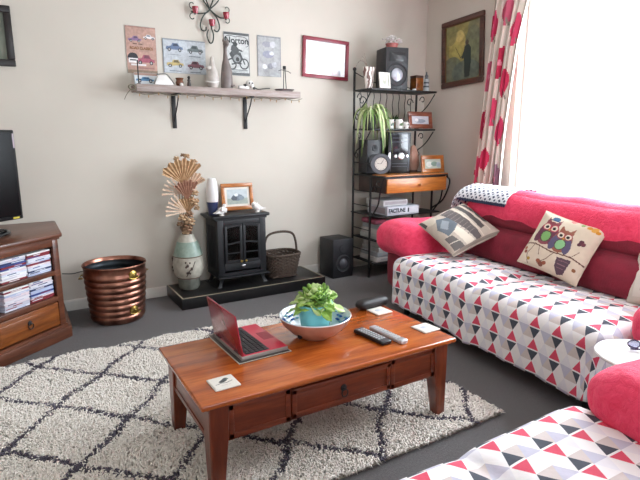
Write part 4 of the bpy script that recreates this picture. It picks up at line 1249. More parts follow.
# power cable along the wall behind
c_ = M().tube(smooth_path([(0.26, 4.6, 0.34), (0.34, 4.62, 0.325), (0.42, 4.63, 0.33), (0.5, 4.635, 0.30), (0.56, 4.63, 0.12), (0.6, 4.62, 0.01)], 6), 0.004).out('power_cable', BLACK)
tag(c_, 'thin dark cable running along the wall behind the copper bucket', 'cable')

# ================================================================ wicker basket
t = thing('wicker_basket', 'dark woven log basket with a tall arched handle on the hearth beside the stove', 'basket', (2.185, 4.42, HZ))
WK = mat('dark_wicker', '5b4a3e', 0.7, col2='3a2e27', scale=70, bump=0.7, bscale=180)
mm = M(); n = 40
for k in range(13):     # woven courses
    z = 0.012 + 0.0165 * k; u = k / 12
    rx, ry = 0.135 + 0.042 * u, 0.105 + 0.035 * u
    pts = []
    for j in range(n):
        a = 2 * PI * j / n; w_ = 0.006 * (1 if (j + k) % 2 else -1)
        e = 2 / 3.2
        cx_, sy_ = math.copysign(abs(math.cos(a)) ** e, math.cos(a)), math.copysign(abs(math.sin(a)) ** e, math.sin(a))
        pts.append(((rx + w_) * cx_, (ry + w_) * sy_, z))
    mm.tube(pts, 0.0088, n=6, closed=True)
mm.out('weave', WK, t)
mm = M()
for j in range(20):
    a = 2 * PI * j / 20; e = 2 / 3.2
    cx_, sy_ = math.copysign(abs(math.cos(a)) ** e, math.cos(a)), math.copysign(abs(math.sin(a)) ** e, math.sin(a))
    mm.tube([(0.135 * cx_, 0.105 * sy_, 0.005), (0.177 * cx_, 0.14 * sy_, 0.225)], 0.005, n=6)
mm.out('stakes', WK, t)
M().soft((0, 0, 0.012), (0.27, 0.21, 0.018), 0.008, n=4).out('bottom', WK, t)
pts = []
for j in range(n):
    a = 2 * PI * j / n; e = 2 / 3.2
    pts.append((0.182 * math.copysign(abs(math.cos(a)) ** e, math.cos(a)), 0.145 * math.copysign(abs(math.sin(a)) ** e, math.sin(a)), 0.228))
M().tube(pts, 0.013, n=8, closed=True).out('rim', WK, t)
hp = smooth_path([(-0.172, 0, 0.06), (-0.18, 0, 0.22), (-0.165, 0, 0.35), (-0.12, 0, 0.42), (0, 0, 0.44), (0.12, 0, 0.42), (0.165, 0, 0.35), (0.18, 0, 0.22), (0.172, 0, 0.06)], 6)
M().tube(hp, 0.012, n=8).out('handle', WK, t)

# ================================================================ loudspeakers
SPG = mat('speaker_cone', '2a2a2d', 0.6)
def speaker(name, label, loc, rz, w, d, h, woof, tweet=None, group=None, ring=None):
    t = thing(name, label, 'speaker', loc, rz, group)
    M().box((0, 0, h / 2), (w, d, h), bev=0.006).out('cabinet', mat('speaker_vinyl', '26262a', 0.45, col2='1d1d20', scale=60), t)
    yf = -d / 2
    z, r = woof
    M().lathe([(r * 1.12, 0), (r * 1.12, 0.006), (r, 0.01), (r * 0.95, 0.004), (r * 0.4, -0.004), (0, -0.004)], (0, yf, z), axis=(0, -1, 0), n=36).out('woofer', SPG, t)
    M().lathe([(r * 0.62, 0.0), (r * 0.6, 0.006), (r * 0.36, 0.018), (0, 0.024)], (0, yf, z), axis=(0, -1, 0), n=24).out('dust_cap', mat('silver_cone', 'b9bcc6', 0.35, 0.6) if ring else mat('dark_cone', '4a4a50', 0.4), t)
    if tweet:
        kind, z2, r2 = tweet
        if kind == 'horn':
            M().box((0, yf - 0.003, z2), (r2 * 2.4, 0.008, r2 * 1.3), bev=0.003).out('horn_frame', GLOSSB, t)
            M().box((0, yf - 0.006, z2), (r2 * 1.9, 0.006, r2 * 0.85), bev=0.002).out('horn', BLACK, t)
        else:
            M().lathe([(r2 * 1.2, 0), (r2 * 1.2, 0.005), (r2, 0.007), (r2 * .4, 0.002), (0, 0.008)], (0, yf, z2), axis=(0, -1, 0), n=24).out('tweeter', MATS['speaker_cone'], t)
    return t
speaker('loudspeaker', 'black floor speaker standing on the carpet between the basket and the metal rack', (2.865, 4.46, 0), 0.03, 0.25, 0.26, 0.41, (0.15, 0.085), ('dome', 0.31, 0.04))
# ================================================================ metal rack
RX, RY = 3.10, 4.50      # back-left post
RW, RD = 0.84, 0.31
RK = thing('bakers_rack', 'black wrought iron shelving rack with a wooden drawer standing in the room corner', 'rack', (RX, RY, 0))
# local: x 0..RW, y 0..-RD
def rb(*a, **k): return mm.box(*a, **k)
for x in (0, RW):
    mm = M(); mm.cyl((x, 0, 0), (x, 0, 2.12 if x == 0 else 1.95), 0.012, n=12); mm.ball((x, 0, 2.13 if x == 0 else 1.96), 0.02, n=12)
    mm.out('post', BLACKM, RK)
for x in (0, RW):
    mm = M(); mm.cyl((x, -RD, 0), (x, -RD, 1.05), 0.012, n=12); mm.out('post', BLACKM, RK)
M().tube([(0.0, 0, 2.1), (0.1, 0, 2.06), (0.2, 0, 2.02), (0.42, 0, 1.99), (0.64, 0, 2.0), (RW, 0, 1.95)], 0.005).out('top_rail', BLACKM, RK)
for z in (1.915, 1.525):
    mm = M(); mm.box((RW / 2, -RD / 2, z), (RW + 0.02, RD, 0.018), bev=0.004)
    mm.out('shelf', BLACKM, RK)
    for x in (0, RW):   # S scroll under each shelf end
        mm = M()
        P_ = [(x, -0.0, z - 0.3), (x, -0.05, z - 0.22), (x, -0.12, z - 0.18), (x, -0.2, z - 0.12), (x, -RD + 0.02, z - 0.02)]
        mm.tube(smooth_path(P_, 5), 0.006)
        mm.tube(spiral((x, -0.1, z - 0.07), 0.045, 0.012, 0, 5.5, plane='yz'), 0.005, n=6)
        mm.tube(spiral((x, -0.05, z - 0.27), 0.035, 0.01, PI / 2, 6.5, plane='yz'), 0.005, n=6)
        mm.out('scroll_bracket', BLACKM, RK)
mm = M()
for k in range(9):      # twisted back bars
    x = 0.08 + 0.085 * k
    mm.tube([(x + 0.006 * math.sin(j), 0.0, 1.53 + 0.38 * j / 16) for j in range(17)], 0.004, n=6)
for x in (0.1, 0.74): mm.tube(spiral((x, -0.005, 1.82), 0.05, 0.012, 0, 6.5), 0.005, n=6)
mm.out('back_grille', BLACKM, RK)
# desk level
M().box((RW / 2, -0.27, 1.062), (RW - 0.0, 0.54, 0.016), bev=0.004).out('desk_shelf', BLACKM, RK)
M().box((RW / 2 + 0.0, -0.44, 1.0745), (RW - 0.02, 0.23, 0.012), bev=0.004).out('desk_edge', OAK, RK)
mm = M(); mm.box((RW / 2 + 0.01, -0.29, 0.975), (RW - 0.04, 0.46, 0.155), bev=0.003)
mm.out('drawer_case', mat('dark_case_wood', '3a2620', 0.5), RK)
dd = M().box((RW / 2 + 0.01, -0.53, 0.972), (RW - 0.05, 0.02, 0.14), bev=0.004).out('drawer', OAK, RK)
M().lathe([(0.006, 0), (0.006, 0.012), (0.014, 0.018), (0.013, 0.028), (0, 0.032)], (RW / 2 + 0.03, -0.54, 0.972), axis=(0, -1, 0), n=18).out('knob', mat('wood_knob', 'a86a34', 0.35), dd)
mm = M()   # front brackets sweeping from the posts up to the desk edge
for x in (0.0, RW):
    mm.tube(smooth_path([(x, -RD, 0.62), (x, -0.36, 0.68), (x, -0.44, 0.78), (x, -0.47, 0.9), (x, -0.5, 1.0), (x, -0.535, 1.06)], 6), 0.008)
    mm.tube(spiral((x, -0.44, 1.0), 0.05, 0.012, PI, PI + 6, plane='yz'), 0.007, n=7)
    mm.tube(spiral((x, -0.38, 0.93), 0.04, 0.01, 0, 6, plane='yz'), 0.007, n=7)
mm.out('desk_bracket', BLACKM, RK)
mm = M()
mm.tube(smooth_path([(RW + 0.0, -0.53, 1.04), (RW + 0.05, -0.52, 0.99), (RW + 0.07, -0.47, 0.88), (RW + 0.06, -0.4, 0.76), (RW, -RD, 0.68)], 6), 0.009)
mm.out('side_scroll', BLACKM, RK)
for z in (0.655, 0.40, 0.16):
    M().box((RW / 2, -0.2, z), (RW - 0.01, 0.5 if z > .6 else 0.42, 0.012), bev=0.003).out('lower_shelf', BLACKM, RK)
mm = M()
for z in (1.19, 0.9): mm.tube([(0, 0, z), (0, -RD, z)], 0.006)
for z in (0.75, 0.5, 0.28): mm.tube([(0, 0.0, z), (0, -RD, z)], 0.005)
mm.out('side_rail', BLACKM, RK)

T1, T2, T3, T4 = 1.9245, 1.5345, 1.0805, 0.6615
# --- on the top shelf
t = thing('vase', 'brown and white streaked curved vase at the left end of the rack top shelf', 'vase', (3.165, 4.33, T1))
def zebra():
    m = bpy.data.materials.new('streaked_glaze'); n = NT(m)
    tc = n.new('ShaderNodeTexCoord'); wv = n.new('ShaderNodeTexWave'); setp(wv, Scale=9.0, Distortion=6.0); wv.inputs['Detail Scale'].default_value = 1.5
    n.link(tc.outputs['Object'], wv.inputs['Vector']); n.link(n.ramp(wv.outputs[0], [(.45, hx('6b4d44')), (.55, hx('e2d8d0'))]), n.b.inputs['Base Color']); setp(n.b, Roughness=.35)
    return m
M().loft([[(ox + rx * math.cos(a), ry * math.sin(a), z) for a in [2 * PI * k / 24 for k in range(24)]] for z, rx, ry, ox in ((0, .045, .03, 0), (.05, .05, .035, -.003), (.11, .058, .038, -.008), (.17, .066, .04, -.01), (.21, .07, .04, -.008), (.212, .06, .032, -.008), (.15, .045, .028, -.01))]).out('body', zebra(), t)
mm = M()
for k in range(5): mm.tube(bez((-.01, 0, .15), (-.02, 0, .24), (-.05 - .02 * k, .0, .28 + .01 * k), (-.07 - .03 * k, -.01 * k, .34 - .035 * k)), 0.0018, n=5)
mm.out('dry_twig', mat('dry_twig', '8d8073', 0.8), t)
def stand_frame(label, x, yy, z, w, h, f, fm, cv, rz=0.0, cat='picture frame', lean=-0.15, group=None):
    t = thing('picture_frame', label, cat, (x, yy, z + 0.004), rot=(lean, 0, rz), group=group)
    frame(M(), w, h, f, 0.016, 0.003).out('frame', fm, t, loc=(0, 0, h / 2))
    M().box((0, -0.004, h / 2), (w - f, 0.004, h - f)).out('backing_board', MATS['backing_board'], t)
    panel('photograph', cv, w - 2 * f, h - 2 * f, PRINTG, t, y=-0.0075, z0=f)
    M().box((0, 0.03, h * 0.38), (0.04, 0.004, h * 0.78), rot=(0.32, 0, 0)).out('stand', BLACK, t)
    return t
def photo(bg, blobs):
    c = Canvas(36, 36, bg)
    for b in blobs: c.ell(*b)
    return c.noise(.1, 5)
stand_frame('small white framed photo leaning against the big speaker on the rack', 3.285, 4.235, T1, 0.135, 0.155, 0.018, mat('white_frame', 'e9e6de', 0.5), photo('c9cdbf', [(.5, .5, .22, .3, 'a9ad9c'), (.5, .4, .12, .15, 'd7d5c6')]))
speaker('loudspeaker', 'large black speaker with a silver cone on the rack top shelf', (3.47, 4.36, T1), -0.22, 0.25, 0.24, 0.41, (0.145, 0.105), ('horn', 0.32, 0.07), ring=True)
# pink pot plant on top of the speaker
t = thing('flower_pot', 'small pink pot of white flowers on top of the large speaker', 'plant', (3.455, 4.35, T1 + 0.41))
M().lathe([(0, 0), (0.05, 0), (0.062, 0.04), (0.066, 0.04), (0.066, 0.048), (0.056, 0.048), (0.045, 0.01), (0, 0.008)], n=24).out('pot', mat('pink_pot', 'b3645f', 0.5), t)
mm = M(); mm2 = M()
for k in range(60):
    a = random.uniform(0, 2 * PI); r = random.uniform(0, .1); z = .055 + random.uniform(0, .085) * (1 - r / .16)
    mm.ball((r * math.cos(a), r * math.sin(a), z), random.uniform(.008, .014), (1, 1, .6), n=6)
for k in range(16):
    a = random.uniform(0, 2 * PI); r = random.uniform(.03, .085)
    mm2.tube([(0, 0, .04), (r * .5 * math.cos(a), r * .5 * math.sin(a), .07), (r * math.cos(a), r * math.sin(a), .075 + random.uniform(-.02, .03))], 0.002, n=5)
mm.out('blossom', mat('white_petal', 'e6dedd', 0.7), t); mm2.out('stems', mat('pale_green_stem', '8f9a76', 0.7), t)
t = thing('candle_jar', 'amber brown square candle jar right of the large speaker', 'candle jar', (3.76, 4.3, T1))
M().box((0, 0, 0.0675), (0.1, 0.1, 0.135), bev=0.006).out('jar', mat('amber_glass', '8f5426', 0.15, coat=0.5, col2='5f3519', scale=20), t)
M().box((0, 0, 0.147), (0.1, 0.1, 0.024), bev=0.005).out('lid', mat('brown_lid', '4e3324', 0.5), t)
t = thing('tea_light', 'tiny white tea light on the rack top shelf before the amber jar', 'tea light', (3.67, 4.23, T1))
M().cyl((0, 0, 0), (0, 0, 0.016), 0.02).out('cup', WHITEG, t)
t = thing('lighthouse_ornament', 'small grey and white lighthouse ornament at the right end of the top shelf', 'ornament', (3.895, 4.3, T1))
M().lathe([(0, 0), (0.036, 0), (0.036, 0.01), (0.032, 0.012), (0.025, 0.12), (0.03, 0.124), (0.03, 0.132), (0, 0.132)], n=20).out('tower', mat('light_grey_paint', 'c2c6c9', 0.5), t)
M().cyl((0, 0, 0.132), (0, 0, 0.16), 0.015, n=12).out('lantern', mat('lantern_glass', '6d757c', 0.2), t)
M().lathe([(0.024, 0.16), (0.008, 0.18), (0.007, 0.2), (0, 0.21)], n=16).out('roof', mat('dark_grey_paint', '55595f', 0.5), t)
mm = M()
for z, r in ((0.045, 0.0312), (0.085, 0.0292)): mm.lathe([(r - .002, z), (r, z), (r - .0008, z + .016), (r - .004, z + .016)], n=20)
mm.out('band', MATS['dark_grey_paint'], t)
# --- middle shelf
t = thing('spider_plant', 'spider plant with long arching striped leaves trailing from the rack middle shelf', 'plant', (3.18, 4.33, T2))
M().lathe([(0, 0), (0.05, 0), (0.072, 0.12), (0.078, 0.12), (0.078, 0.135), (0.066, 0.135), (0.06, 0.11), (0, 0.11)], n=26).out('pot', mat('dark_green_pot', '36403a', 0.4), t)
GL = mat('striped_leaf', '9db26d', 0.55, col2='c9d3a4', scale=14, stretch=(1, 1, .1)); GL2 = mat('green_leaf', '6f8c4a', 0.55, col2='87a35c', scale=14)
for k in range(60):
    a = random.uniform(-PI, PI) if k % 3 else random.uniform(-2.8, -0.4)
    L = random.uniform(.12, .25); up = random.uniform(.05, .2); dn = random.uniform(.05, .40) if math.sin(a) < .2 else random.uniform(.0, .15)
    if math.sin(a) > 0: L *= .5
    ex = min(0.95, 1) * L * math.cos(a)
    if ex > .16: ex = .16
    P_ = bez((0.02 * math.cos(a), .02 * math.sin(a), .12), (ex * .45, L * .45 * math.sin(a), .12 + up), (ex, L * math.sin(a), .12 + up * .8), (ex * 1.12, L * 1.1 * math.sin(a), .12 - dn), 12)
    rr = [0.0015 + 0.0095 * math.sin(PI * min(1, .12 + j / 12 * .88)) for j in range(13)]
    M().tube(P_, rr, n=5, flat=0.25).out('leaf', GL if k % 3 else GL2, t)
t = thing('mug', 'white printed mug left of another mug on the rack middle shelf', 'mug', (3.415, 4.29, T2))
def mug(t, r=0.036, h=0.095, ha=0.3, pr_='7d8f8c'):
    M().lathe([(0, 0), (r * .95, 0), (r, 0.006), (r, h), (r - .004, h), (r - .005, .008), (0, .006)], n=26).out('cup', WHITEG, t)
    c_, s_ = math.cos(ha), math.sin(ha)
    M().tube([((r + .022 * math.sin(q)) * c_, (r + .022 * math.sin(q)) * s_, h / 2 + .028 * math.cos(q)) for q in [PI * k / 10 for k in range(11)]], 0.005).out('handle', WHITEG, t)
    mm = M()
    for k in range(4): mm.ball(((r + .0005) * math.cos(-1.9 + .25 * k), (r + .0005) * math.sin(-1.9 + .25 * k), h * (.4 + .12 * (k % 2))), .008, (1, 1, 1.4), n=8)
    mm.out('printed_motif', mat('motif_' + pr_, pr_, .5), t)
mug(t)
t = thing('mug', 'white mug with a green motif in the middle of the rack middle shelf', 'mug', (3.505, 4.26, T2)); mug(t, ha=-.4, pr_='6f8a63')
t = thing('trinket', 'round white shell-like trinket touching the wooden photo frame', 'ornament', (3.585, 4.235, T2))
M().ball((0, 0, .04), .032, (1, .8, 1.1), n=14).lathe([(0, 0), (.025, 0), (.02, .012), (0, .014)], n=14).out('shell', WHITEG, t)
M().ball((.004, -.024, .044), .011, n=8).out('centre', mat('grey_centre', '8f8c86', .5), t)
t = thing('small_plant', 'small dark green potted plant behind the mugs on the rack', 'plant', (3.53, 4.4, T2))
M().lathe([(0, 0), (.035, 0), (.045, .07), (.038, .07), (.034, .05), (0, .05)], n=20).out('pot', mat('terracotta', '9a6a50', .7), t)
for k in range(14):
    a = k * 2.4; P_ = bez((0, 0, .05), (.02 * math.cos(a), .02 * math.sin(a), .1), (.05 * math.cos(a), .05 * math.sin(a), .13), (.08 * math.cos(a), .07 * math.sin(a), .12 + .03 * math.sin(k)), 8)
    M().tube(P_, [.002 + .009 * math.sin(PI * min(1, .1 + j / 8 * .9)) for j in range(9)], n=5, flat=.25).out('leaf', mat('deep_green_leaf', '3f5c33', .5), t)
RW_ = wood('reddish_frame_wood', '9a5a40', '84452f', '643020', 'X', .4)
stand_frame('reddish wood framed photo on the right of the rack middle shelf', 3.79, 4.25, T2, 0.33, 0.175, 0.045, RW_, photo('c3c9d2', [(.5, .6, .3, .25, '8d97a5'), (.3, .5, .1, .2, 'e7e7ea')]), rz=0.0)
# --- desk level
t = speaker('hifi_speaker', 'black hi-fi speaker partly hidden behind the round clock on the rack', (3.215, 4.36, T3), -0.1, 0.18, 0.18, 0.34, (.12, .07), ('dome', .26, .03))
t = thing('hifi_unit', 'glossy black hi-fi tower with silver dials in the middle of the rack', 'hi-fi', (3.465, 4.27, T3), -0.25)
M().box((0, 0, .21), (.25, .24, .42), bev=.008).out('housing', GLOSSB, t)
M().box((0, -.123, .3), (.19, .006, .2), bev=.002).out('display_panel', mat('dark_blue_panel', '15161f', .15, coat=.5), t)
M().lathe([(.038, 0), (.036, .014), (.03, .018), (.018, .018), (.016, .012), (0, .012)], (0.015, -.121, .175), axis=(0, -1, 0), n=26).out('volume_dial', CHROME, t)
for x in (-.05, .08): M().lathe([(.018, 0), (.016, .012), (0, .014)], (x, -.121, .175), axis=(0, -1, 0), n=18).out('button', CHROME, t)
M().box((-.115, -.123, .175), (.025, .006, .075), bev=.003).out('side_key', CHROME, t, label='silver upright key')
mm = M()
for z in (.4, .36, .32, .1, .07): mm.box((0.0, -.1265, z), (.17, .003, .004))
for s_ in (-1, 1): mm.box((s_ * .1, -.122, .21), (.004, .005, .38))
mm.out('trim_line', mat('grey_trim', '5e6068', .3, .6), t)
t = thing('clock', 'round grey rimmed alarm clock standing at the left of the rack desk', 'clock', (3.165, 4.11, T3), -0.5); t.scale = (1.12, 1.0, 1.12)
M().lathe([(.088, 0), (.092, -.01), (.088, -.03), (0, -.034)], (0, 0, .094), axis=(0, -1, 0), n=36).lathe([(.092, -.004), (.09, .01), (.062, .010), (.057, 0), (0, 0)], (0, 0, .094), axis=(0, -1, 0), n=36).out('case', mat('grey_metal_case', '55555a', .4, .4), t)
M().cyl((0, -.001, .094), (0, -.003, .094), .056, n=32).out('dial', mat('cream_dial', 'cfc6bd', .6), t)
mm = M().tube([(0, -.005, .094), (.02, -.005, .125)], .002, n=5).tube([(0, -.005, .094), (-.035, -.005, .1)], .0016, n=5)
for k in range(12): a = k * PI / 6; mm.box((.048 * math.cos(a), -.0035, .094 + .048 * math.sin(a)), (.006, .002, .003))
mm.out('hands', BLACK, t)
t = thing('salt_lamp', 'pink salt rock lamp between the hi-fi and the wooden photo frame', 'lamp', (3.735, 4.29, T3))
M().lathe([(0, 0), (.055, 0), (.055, .018), (0, .02)], n=20).out('base', mat('lamp_base', '5b3a26', .5), t)
bm_s = M(); bm_s.loft([[(r * (1 + .15 * math.sin(a * 3 + z * 30)) * math.cos(a), r * .8 * (1 + .1 * math.cos(a * 4 + z * 20)) * math.sin(a), z) for a in [2 * PI * k / 18 for k in range(18)]] for z, r in ((.02, .065), (.08, .072), (.16, .066), (.22, .055), (.27, .03), (.285, .008))])
bm_s.out('salt_rock', mat('pink_salt', 'c49a88', .55, col2='a97a68', scale=12, bump=.5, bscale=30), t)
stand_frame('honey wood framed photo at the right end of the rack desk', 3.835, 4.08, T3 - .004, .3, .18, .04, OAK, photo('b9c2b4', [(.3, .55, .2, .3, 'dfe0d8'), (.6, .5, .2, .25, '7f9a8c'), (.85, .6, .12, .3, '9fb0bb')]), rz=-.05)
# --- boxes under the drawer
t = thing('board_game_box', 'grey-white game box with dark lettering lying under the rack drawer', 'box', (3.425, 4.22, T4))
M().box((0, 0, .045), (.42, .34, .09), bev=.003).out('box', mat('box_pale', 'b9bcc4', .6), t)
M().box((0.07, -.1708, .046), (.26, .001, .062)).out('end_label', mat('box_label', 'd6d8de', .6), t)
text('FACTUNE', .058, mat('box_letter', '30363e', .6), t, (-.085, -.1722, .047), sx=.85, bold=.002)
M().box((.065, -.1716, .047), (.018, .001, .045)).out('emblem', mat('box_letter', '30363e', .6), t)
M().box((-.2108, 0, .046), (.001, .26, .06)).out('side_label', mat('box_side_print', '9a8f94', .6), t)
t = thing('white_box', 'thin white box lying on top of the lettered game box', 'box', (3.37, 4.26, T4 + .0905))
M().box((0, 0, .03), (.32, .3, .058), bev=.003).out('box', mat('box_white', 'c9c6c6', .6), t)
M().box((.0, -.151, .03), (.28, .001, .03)).out('end_print', mat('box_print', 'a9a4a6', .6), t)
for k, (z, n_, c_) in enumerate(((.41, 3, 'c9c9c9'), (.17, 4, 'bfc0c2'))):
    for j in range(n_):
        t = thing('storage_box', ('pale flat box ' + ['lowest', 'second from the bottom', 'third from the bottom', 'topmost'][j] + (' on the rack shelf above the bottom one' if k == 0 else ' on the lowest rack shelf')), 'box', (3.33 + .01 * j, 4.28, z - .003 + j * .0505))
        M().box((0, 0, .025), (.36 - .01 * j, .3, .049), bev=.003).out('box', mat('box_c%d' % ((j + k) % 3), ['b9bab8', 'c9c3c0', 'a3a9ad'][(j + k) % 3], .6), t)
        M().box((-.02, -.1508 , .025), (.2, .001, .018)).out('end_print', mat('box_print', 'a9a4a6', .6), t)
t = thing('pink_bundle', 'small pink and grey folded cloth on the rack shelf edge', 'cloth', (3.2, 4.25, .41 + .1505))
M().soft((0, 0, .03), (.16, .26, .055), .025, n=8, wob=.004).out('fold', mat('dusty_pink_cloth', 'a0485c', .9, col2='6d3c4a', scale=20), t)
# ================================================================ curtain
def curtain():
    nu, nv = 150, 150
    z0, z1 = 0.32, 2.93
    cvs = Canvas(150, 150, 'd9cfc2')
    for k in range(40): x = RNG.random(); cvs.rect(x, 0, x + .012, 1, ['c9bdb2', 'e3dacd', 'b9aaa4'][k % 3], .5)
    pal = ['c22c52', 'cc3f63', 'b02447', 'c25a74', 'bf3058']
    for k in range(12):
        for q in range(3):
            if (k + q) % 2: continue
            x = (.14, .46, .8)[q] + .05 * math.sin(k * 2.3 + q); yv = (k + (.0, .5, .3)[q]) / 11.5
            c_ = pal[(k * 2 + q) % 5] if (k + q) % 5 else '8f6a7a'
            for j in range(6):
                a = j * PI / 3 + k
                cvs.ell(x + .045 * math.cos(a), yv + .02 * math.sin(a), .075, .036, c_)
            cvs.ell(x, yv, .02, .01, 'd88a9c')
            cvs.line([(x + .06, yv + .03), (x + .1, yv + .055)], .012, '8d8278')
    def edge(z):
        L_ = np.interp(z, [0.3, 0.96, 1.8, 2.72, 3.0], [3.74, 3.722, 3.66, 3.59, 3.57])
        R_ = np.interp(z, [0.3, 1.0, 1.48, 2.3, 2.64, 3.0], [3.42, 3.394, 3.363, 3.28, 3.206, 3.1])
        return L_, R_
    def fn(U, V):
        Z = z1 + (z0 - z1) * V
        L_, R_ = edge(Z)
        Y = L_ + (R_ - L_) * U + 0.008 * np.sin(U * 40 + V * 3)
        X = 4.06 + 0.034 * np.sin(U * 2 * PI * 5.5 + 0.8 * np.sin(V * 4)) * (0.75 + 0.25 * V) + 0.01 * np.sin(U * 60)
        return np.stack([X, Y, Z], -1)
    o = panel('curtain', cvs, 1, 1, PRINTC, None, fn=fn)
    md = o.modifiers.new('thickness', 'SOLIDIFY'); md.thickness = 0.003
    tag(o, 'cream curtain with crimson blossoms drawn to the corner side of the window', 'curtain')
curtain()
t = thing('curtain_rail', 'white curtain rail above the window', 'curtain rail', (4.07, 2.0, 2.96))
M().cyl((0, -1.75, 0), (0, 1.75, 0), 0.014).out('rail', FRAMEW, t)
mm = M()
for k in range(12):
    mm.tube([(0.0 + .02 * math.sin(a), 1.72 - k * .045, .0 + .02 * math.cos(a)) for a in [2 * PI * j / 12 for j in range(12)]], .0025, n=5, closed=True)
mm.out('ring', CHROME, t)
for y in (-1.6, 0, 1.74): M().box((0.065, y, 0), (0.13, 0.02, 0.03), bev=.003).out('bracket', FRAMEW, t)

# ================================================================ cushions
def cushion(name, label, c, right, up, w, h, th, cv, back, group=None):
    right = Vector(right).normalized(); up = Vector(up); up = (up - right * up.dot(right)).normalized()
    nrm = right.cross(up)
    n = cv.w
    U, V = np.meshgrid(np.linspace(-1, 1, n + 1), np.linspace(1, -1, n + 1))
    pin = 0.06
    X = U * (1 - pin * (1 - V ** 2) * np.abs(U) ** 2) * w / 2
    Z = V * (1 - pin * (1 - U ** 2) * np.abs(V) ** 2) * h / 2
    T = th / 2 * ((1 - np.abs(U) ** 2.6) * (1 - np.abs(V) ** 2.6)) ** 0.42
    wr = 0.0035 * np.sin(U * 9 + V * 5) * np.sin(V * 8 - U * 3) * (1 - np.abs(U * V))
    P1 = np.stack([X, -T + wr, Z], -1).reshape(-1, 3); P2 = np.stack([X, T + wr, Z], -1).reshape(-1, 3)
    i = np.arange(n * n); r, cc = i // n, i % n; a = r * (n + 1) + cc
    F1 = np.stack([a, a + n + 1, a + n + 2, a + 1], 1); F2 = F1[:, ::-1] + len(P1)
    cols = np.concatenate([cv.a.reshape(-1, 3), np.tile(np.array(hx(back)), (n * n, 1))])
    o = rawmesh('cover', np.concatenate([P1, P2]), np.concatenate([F1, F2]), PRINTC, None, cols=cols)
    # piping round the edge closes the seam
    mt = Matrix((( right.x, -nrm.x, up.x, c[0]), (right.y, -nrm.y, up.y, c[1]), (right.z, -nrm.z, up.z, c[2]), (0, 0, 0, 1)))
    e = thing(name, label, 'cushion', (0, 0, 0), group=group); e.matrix_world = mt
    o.parent = e
    q = 24; pts = []
    for (u0, v0, u1, v1) in ((-1, 1, 1, 1), (1, 1, 1, -1), (1, -1, -1, -1), (-1, -1, -1, 1)):
        for k in range(q):
            u = u0 + (u1 - u0) * k / q; v = v0 + (v1 - v0) * k / q
            pts.append((u * (1 - pin * (1 - v * v) * u * u) * w / 2, 0, v * (1 - pin * (1 - u * u) * v * v) * h / 2))
    M().tube(pts, 0.004, n=6, closed=True).out('piping', mat('seam_' + back, back, .9), e)
    return e
# owls
cv = Canvas(110, 110, 'd8c9b4'); cv.noise(.04, 5)
def owl(x, y, s, body, wing, belly, eye):
    cv.poly([(x - .11 * s, y - .13 * s), (x - .1 * s, y - .25 * s), (x - .04 * s, y - .17 * s), (x + .04 * s, y - .17 * s), (x + .1 * s, y - .25 * s), (x + .11 * s, y - .13 * s)], body)
    cv.ell(x, y + .02 * s, .15 * s, .2 * s, body)
    cv.ell(x - .1 * s, y + .06 * s, .06 * s, .15 * s, wing, rot=.2); cv.ell(x + .1 * s, y + .06 * s, .06 * s, .15 * s, wing, rot=-.2)
    cv.ell(x, y + .08 * s, .085 * s, .095 * s, belly); cv.ring(x, y + .08 * s, .085 * s, .095 * s, .15, '51483f')
    for q in (-1, 1):
        cv.ell(x + q * .062 * s, y - .075 * s, .062 * s, .062 * s, 'e3d3c2'); cv.ring(x + q * .062 * s, y - .075 * s, .062 * s, .062 * s, .22, eye)
        cv.ell(x + q * .058 * s, y - .07 * s, .026 * s, .026 * s, '2b1f22')
    cv.poly([(x - .02 * s, y - .05 * s), (x + .02 * s, y - .05 * s), (x, y + .0)], 'c98a3a')
cv.line([(.0, .66), (.2, .62), (.5, .66), (.8, .63), (1, .67)], .02, '6b4a40')
cv.line([(.2, .64), (.14, .82), (.2, .98)], .012, '6b4a40'); cv.line([(.55, .66), (.48, .8), (.36, .92)], .012, '6b4a40'); cv.line([(.8, .64), (.88, .5)], .01, '6b4a40'); cv.line([(.3, .64), (.34, .78)], .01, '6b4a40')
owl(.3, .36, 1.08, '8a4a52', '6c3a4e', '7fae6a', 'b8475a'); owl(.57, .42, 1.0, '9a5f4e', '5f5672', '8cc08a', 'a24a4e')
cv.ell(.3, .1, .06, .045, '3f6282'); cv.rect(.22, .125, .38, .145, '2f4a66')
for (x, y, r, c_) in ((.83, .34, .035, '5b3440'), (.87, .37, .035, '6a3a44'), (.82, .39, .03, '5b3440'), (.1, .8, .03, '8f4b3c'), (.07, .74, .03, 'a65d44'), (.42, .92, .045, '7c4a3c'), (.37, .88, .035, '94553f'), (.47, .88, .035, '94553f'), (.2, .9, .03, 'a8883c'), (.88, .07, .05, 'd8a24a'), (.8, .06, .035, 'cf8f3a'), (.94, .1, .03, 'c98a2c'), (.55, .03, .04, 'd98a86'), (.7, .05, .03, '8fa86a'), (.92, .8, .03, '8a5a3a')): cv.ell(x, y, r, r, c_)
cv.poly([(.62, .7), (.84, .68), (.8, .94), (.7, .98), (.64, .86)], '5b4550'); cv.line([(.66, .74), (.8, .73)], .01, '8b6a72'); cv.line([(.67, .8), (.79, .8)], .01, '8b6a72'); cv.line([(.68, .86), (.78, .86)], .01, '8b6a72')
cushion('owl_cushion', 'cream cushion printed with two owls on a branch leaning on the window sofa', (3.13, 2.065, .72), (0, -.455, -.075), (.2, -.105, .35), .46, .41, .15, cv, 'd8c9b4')
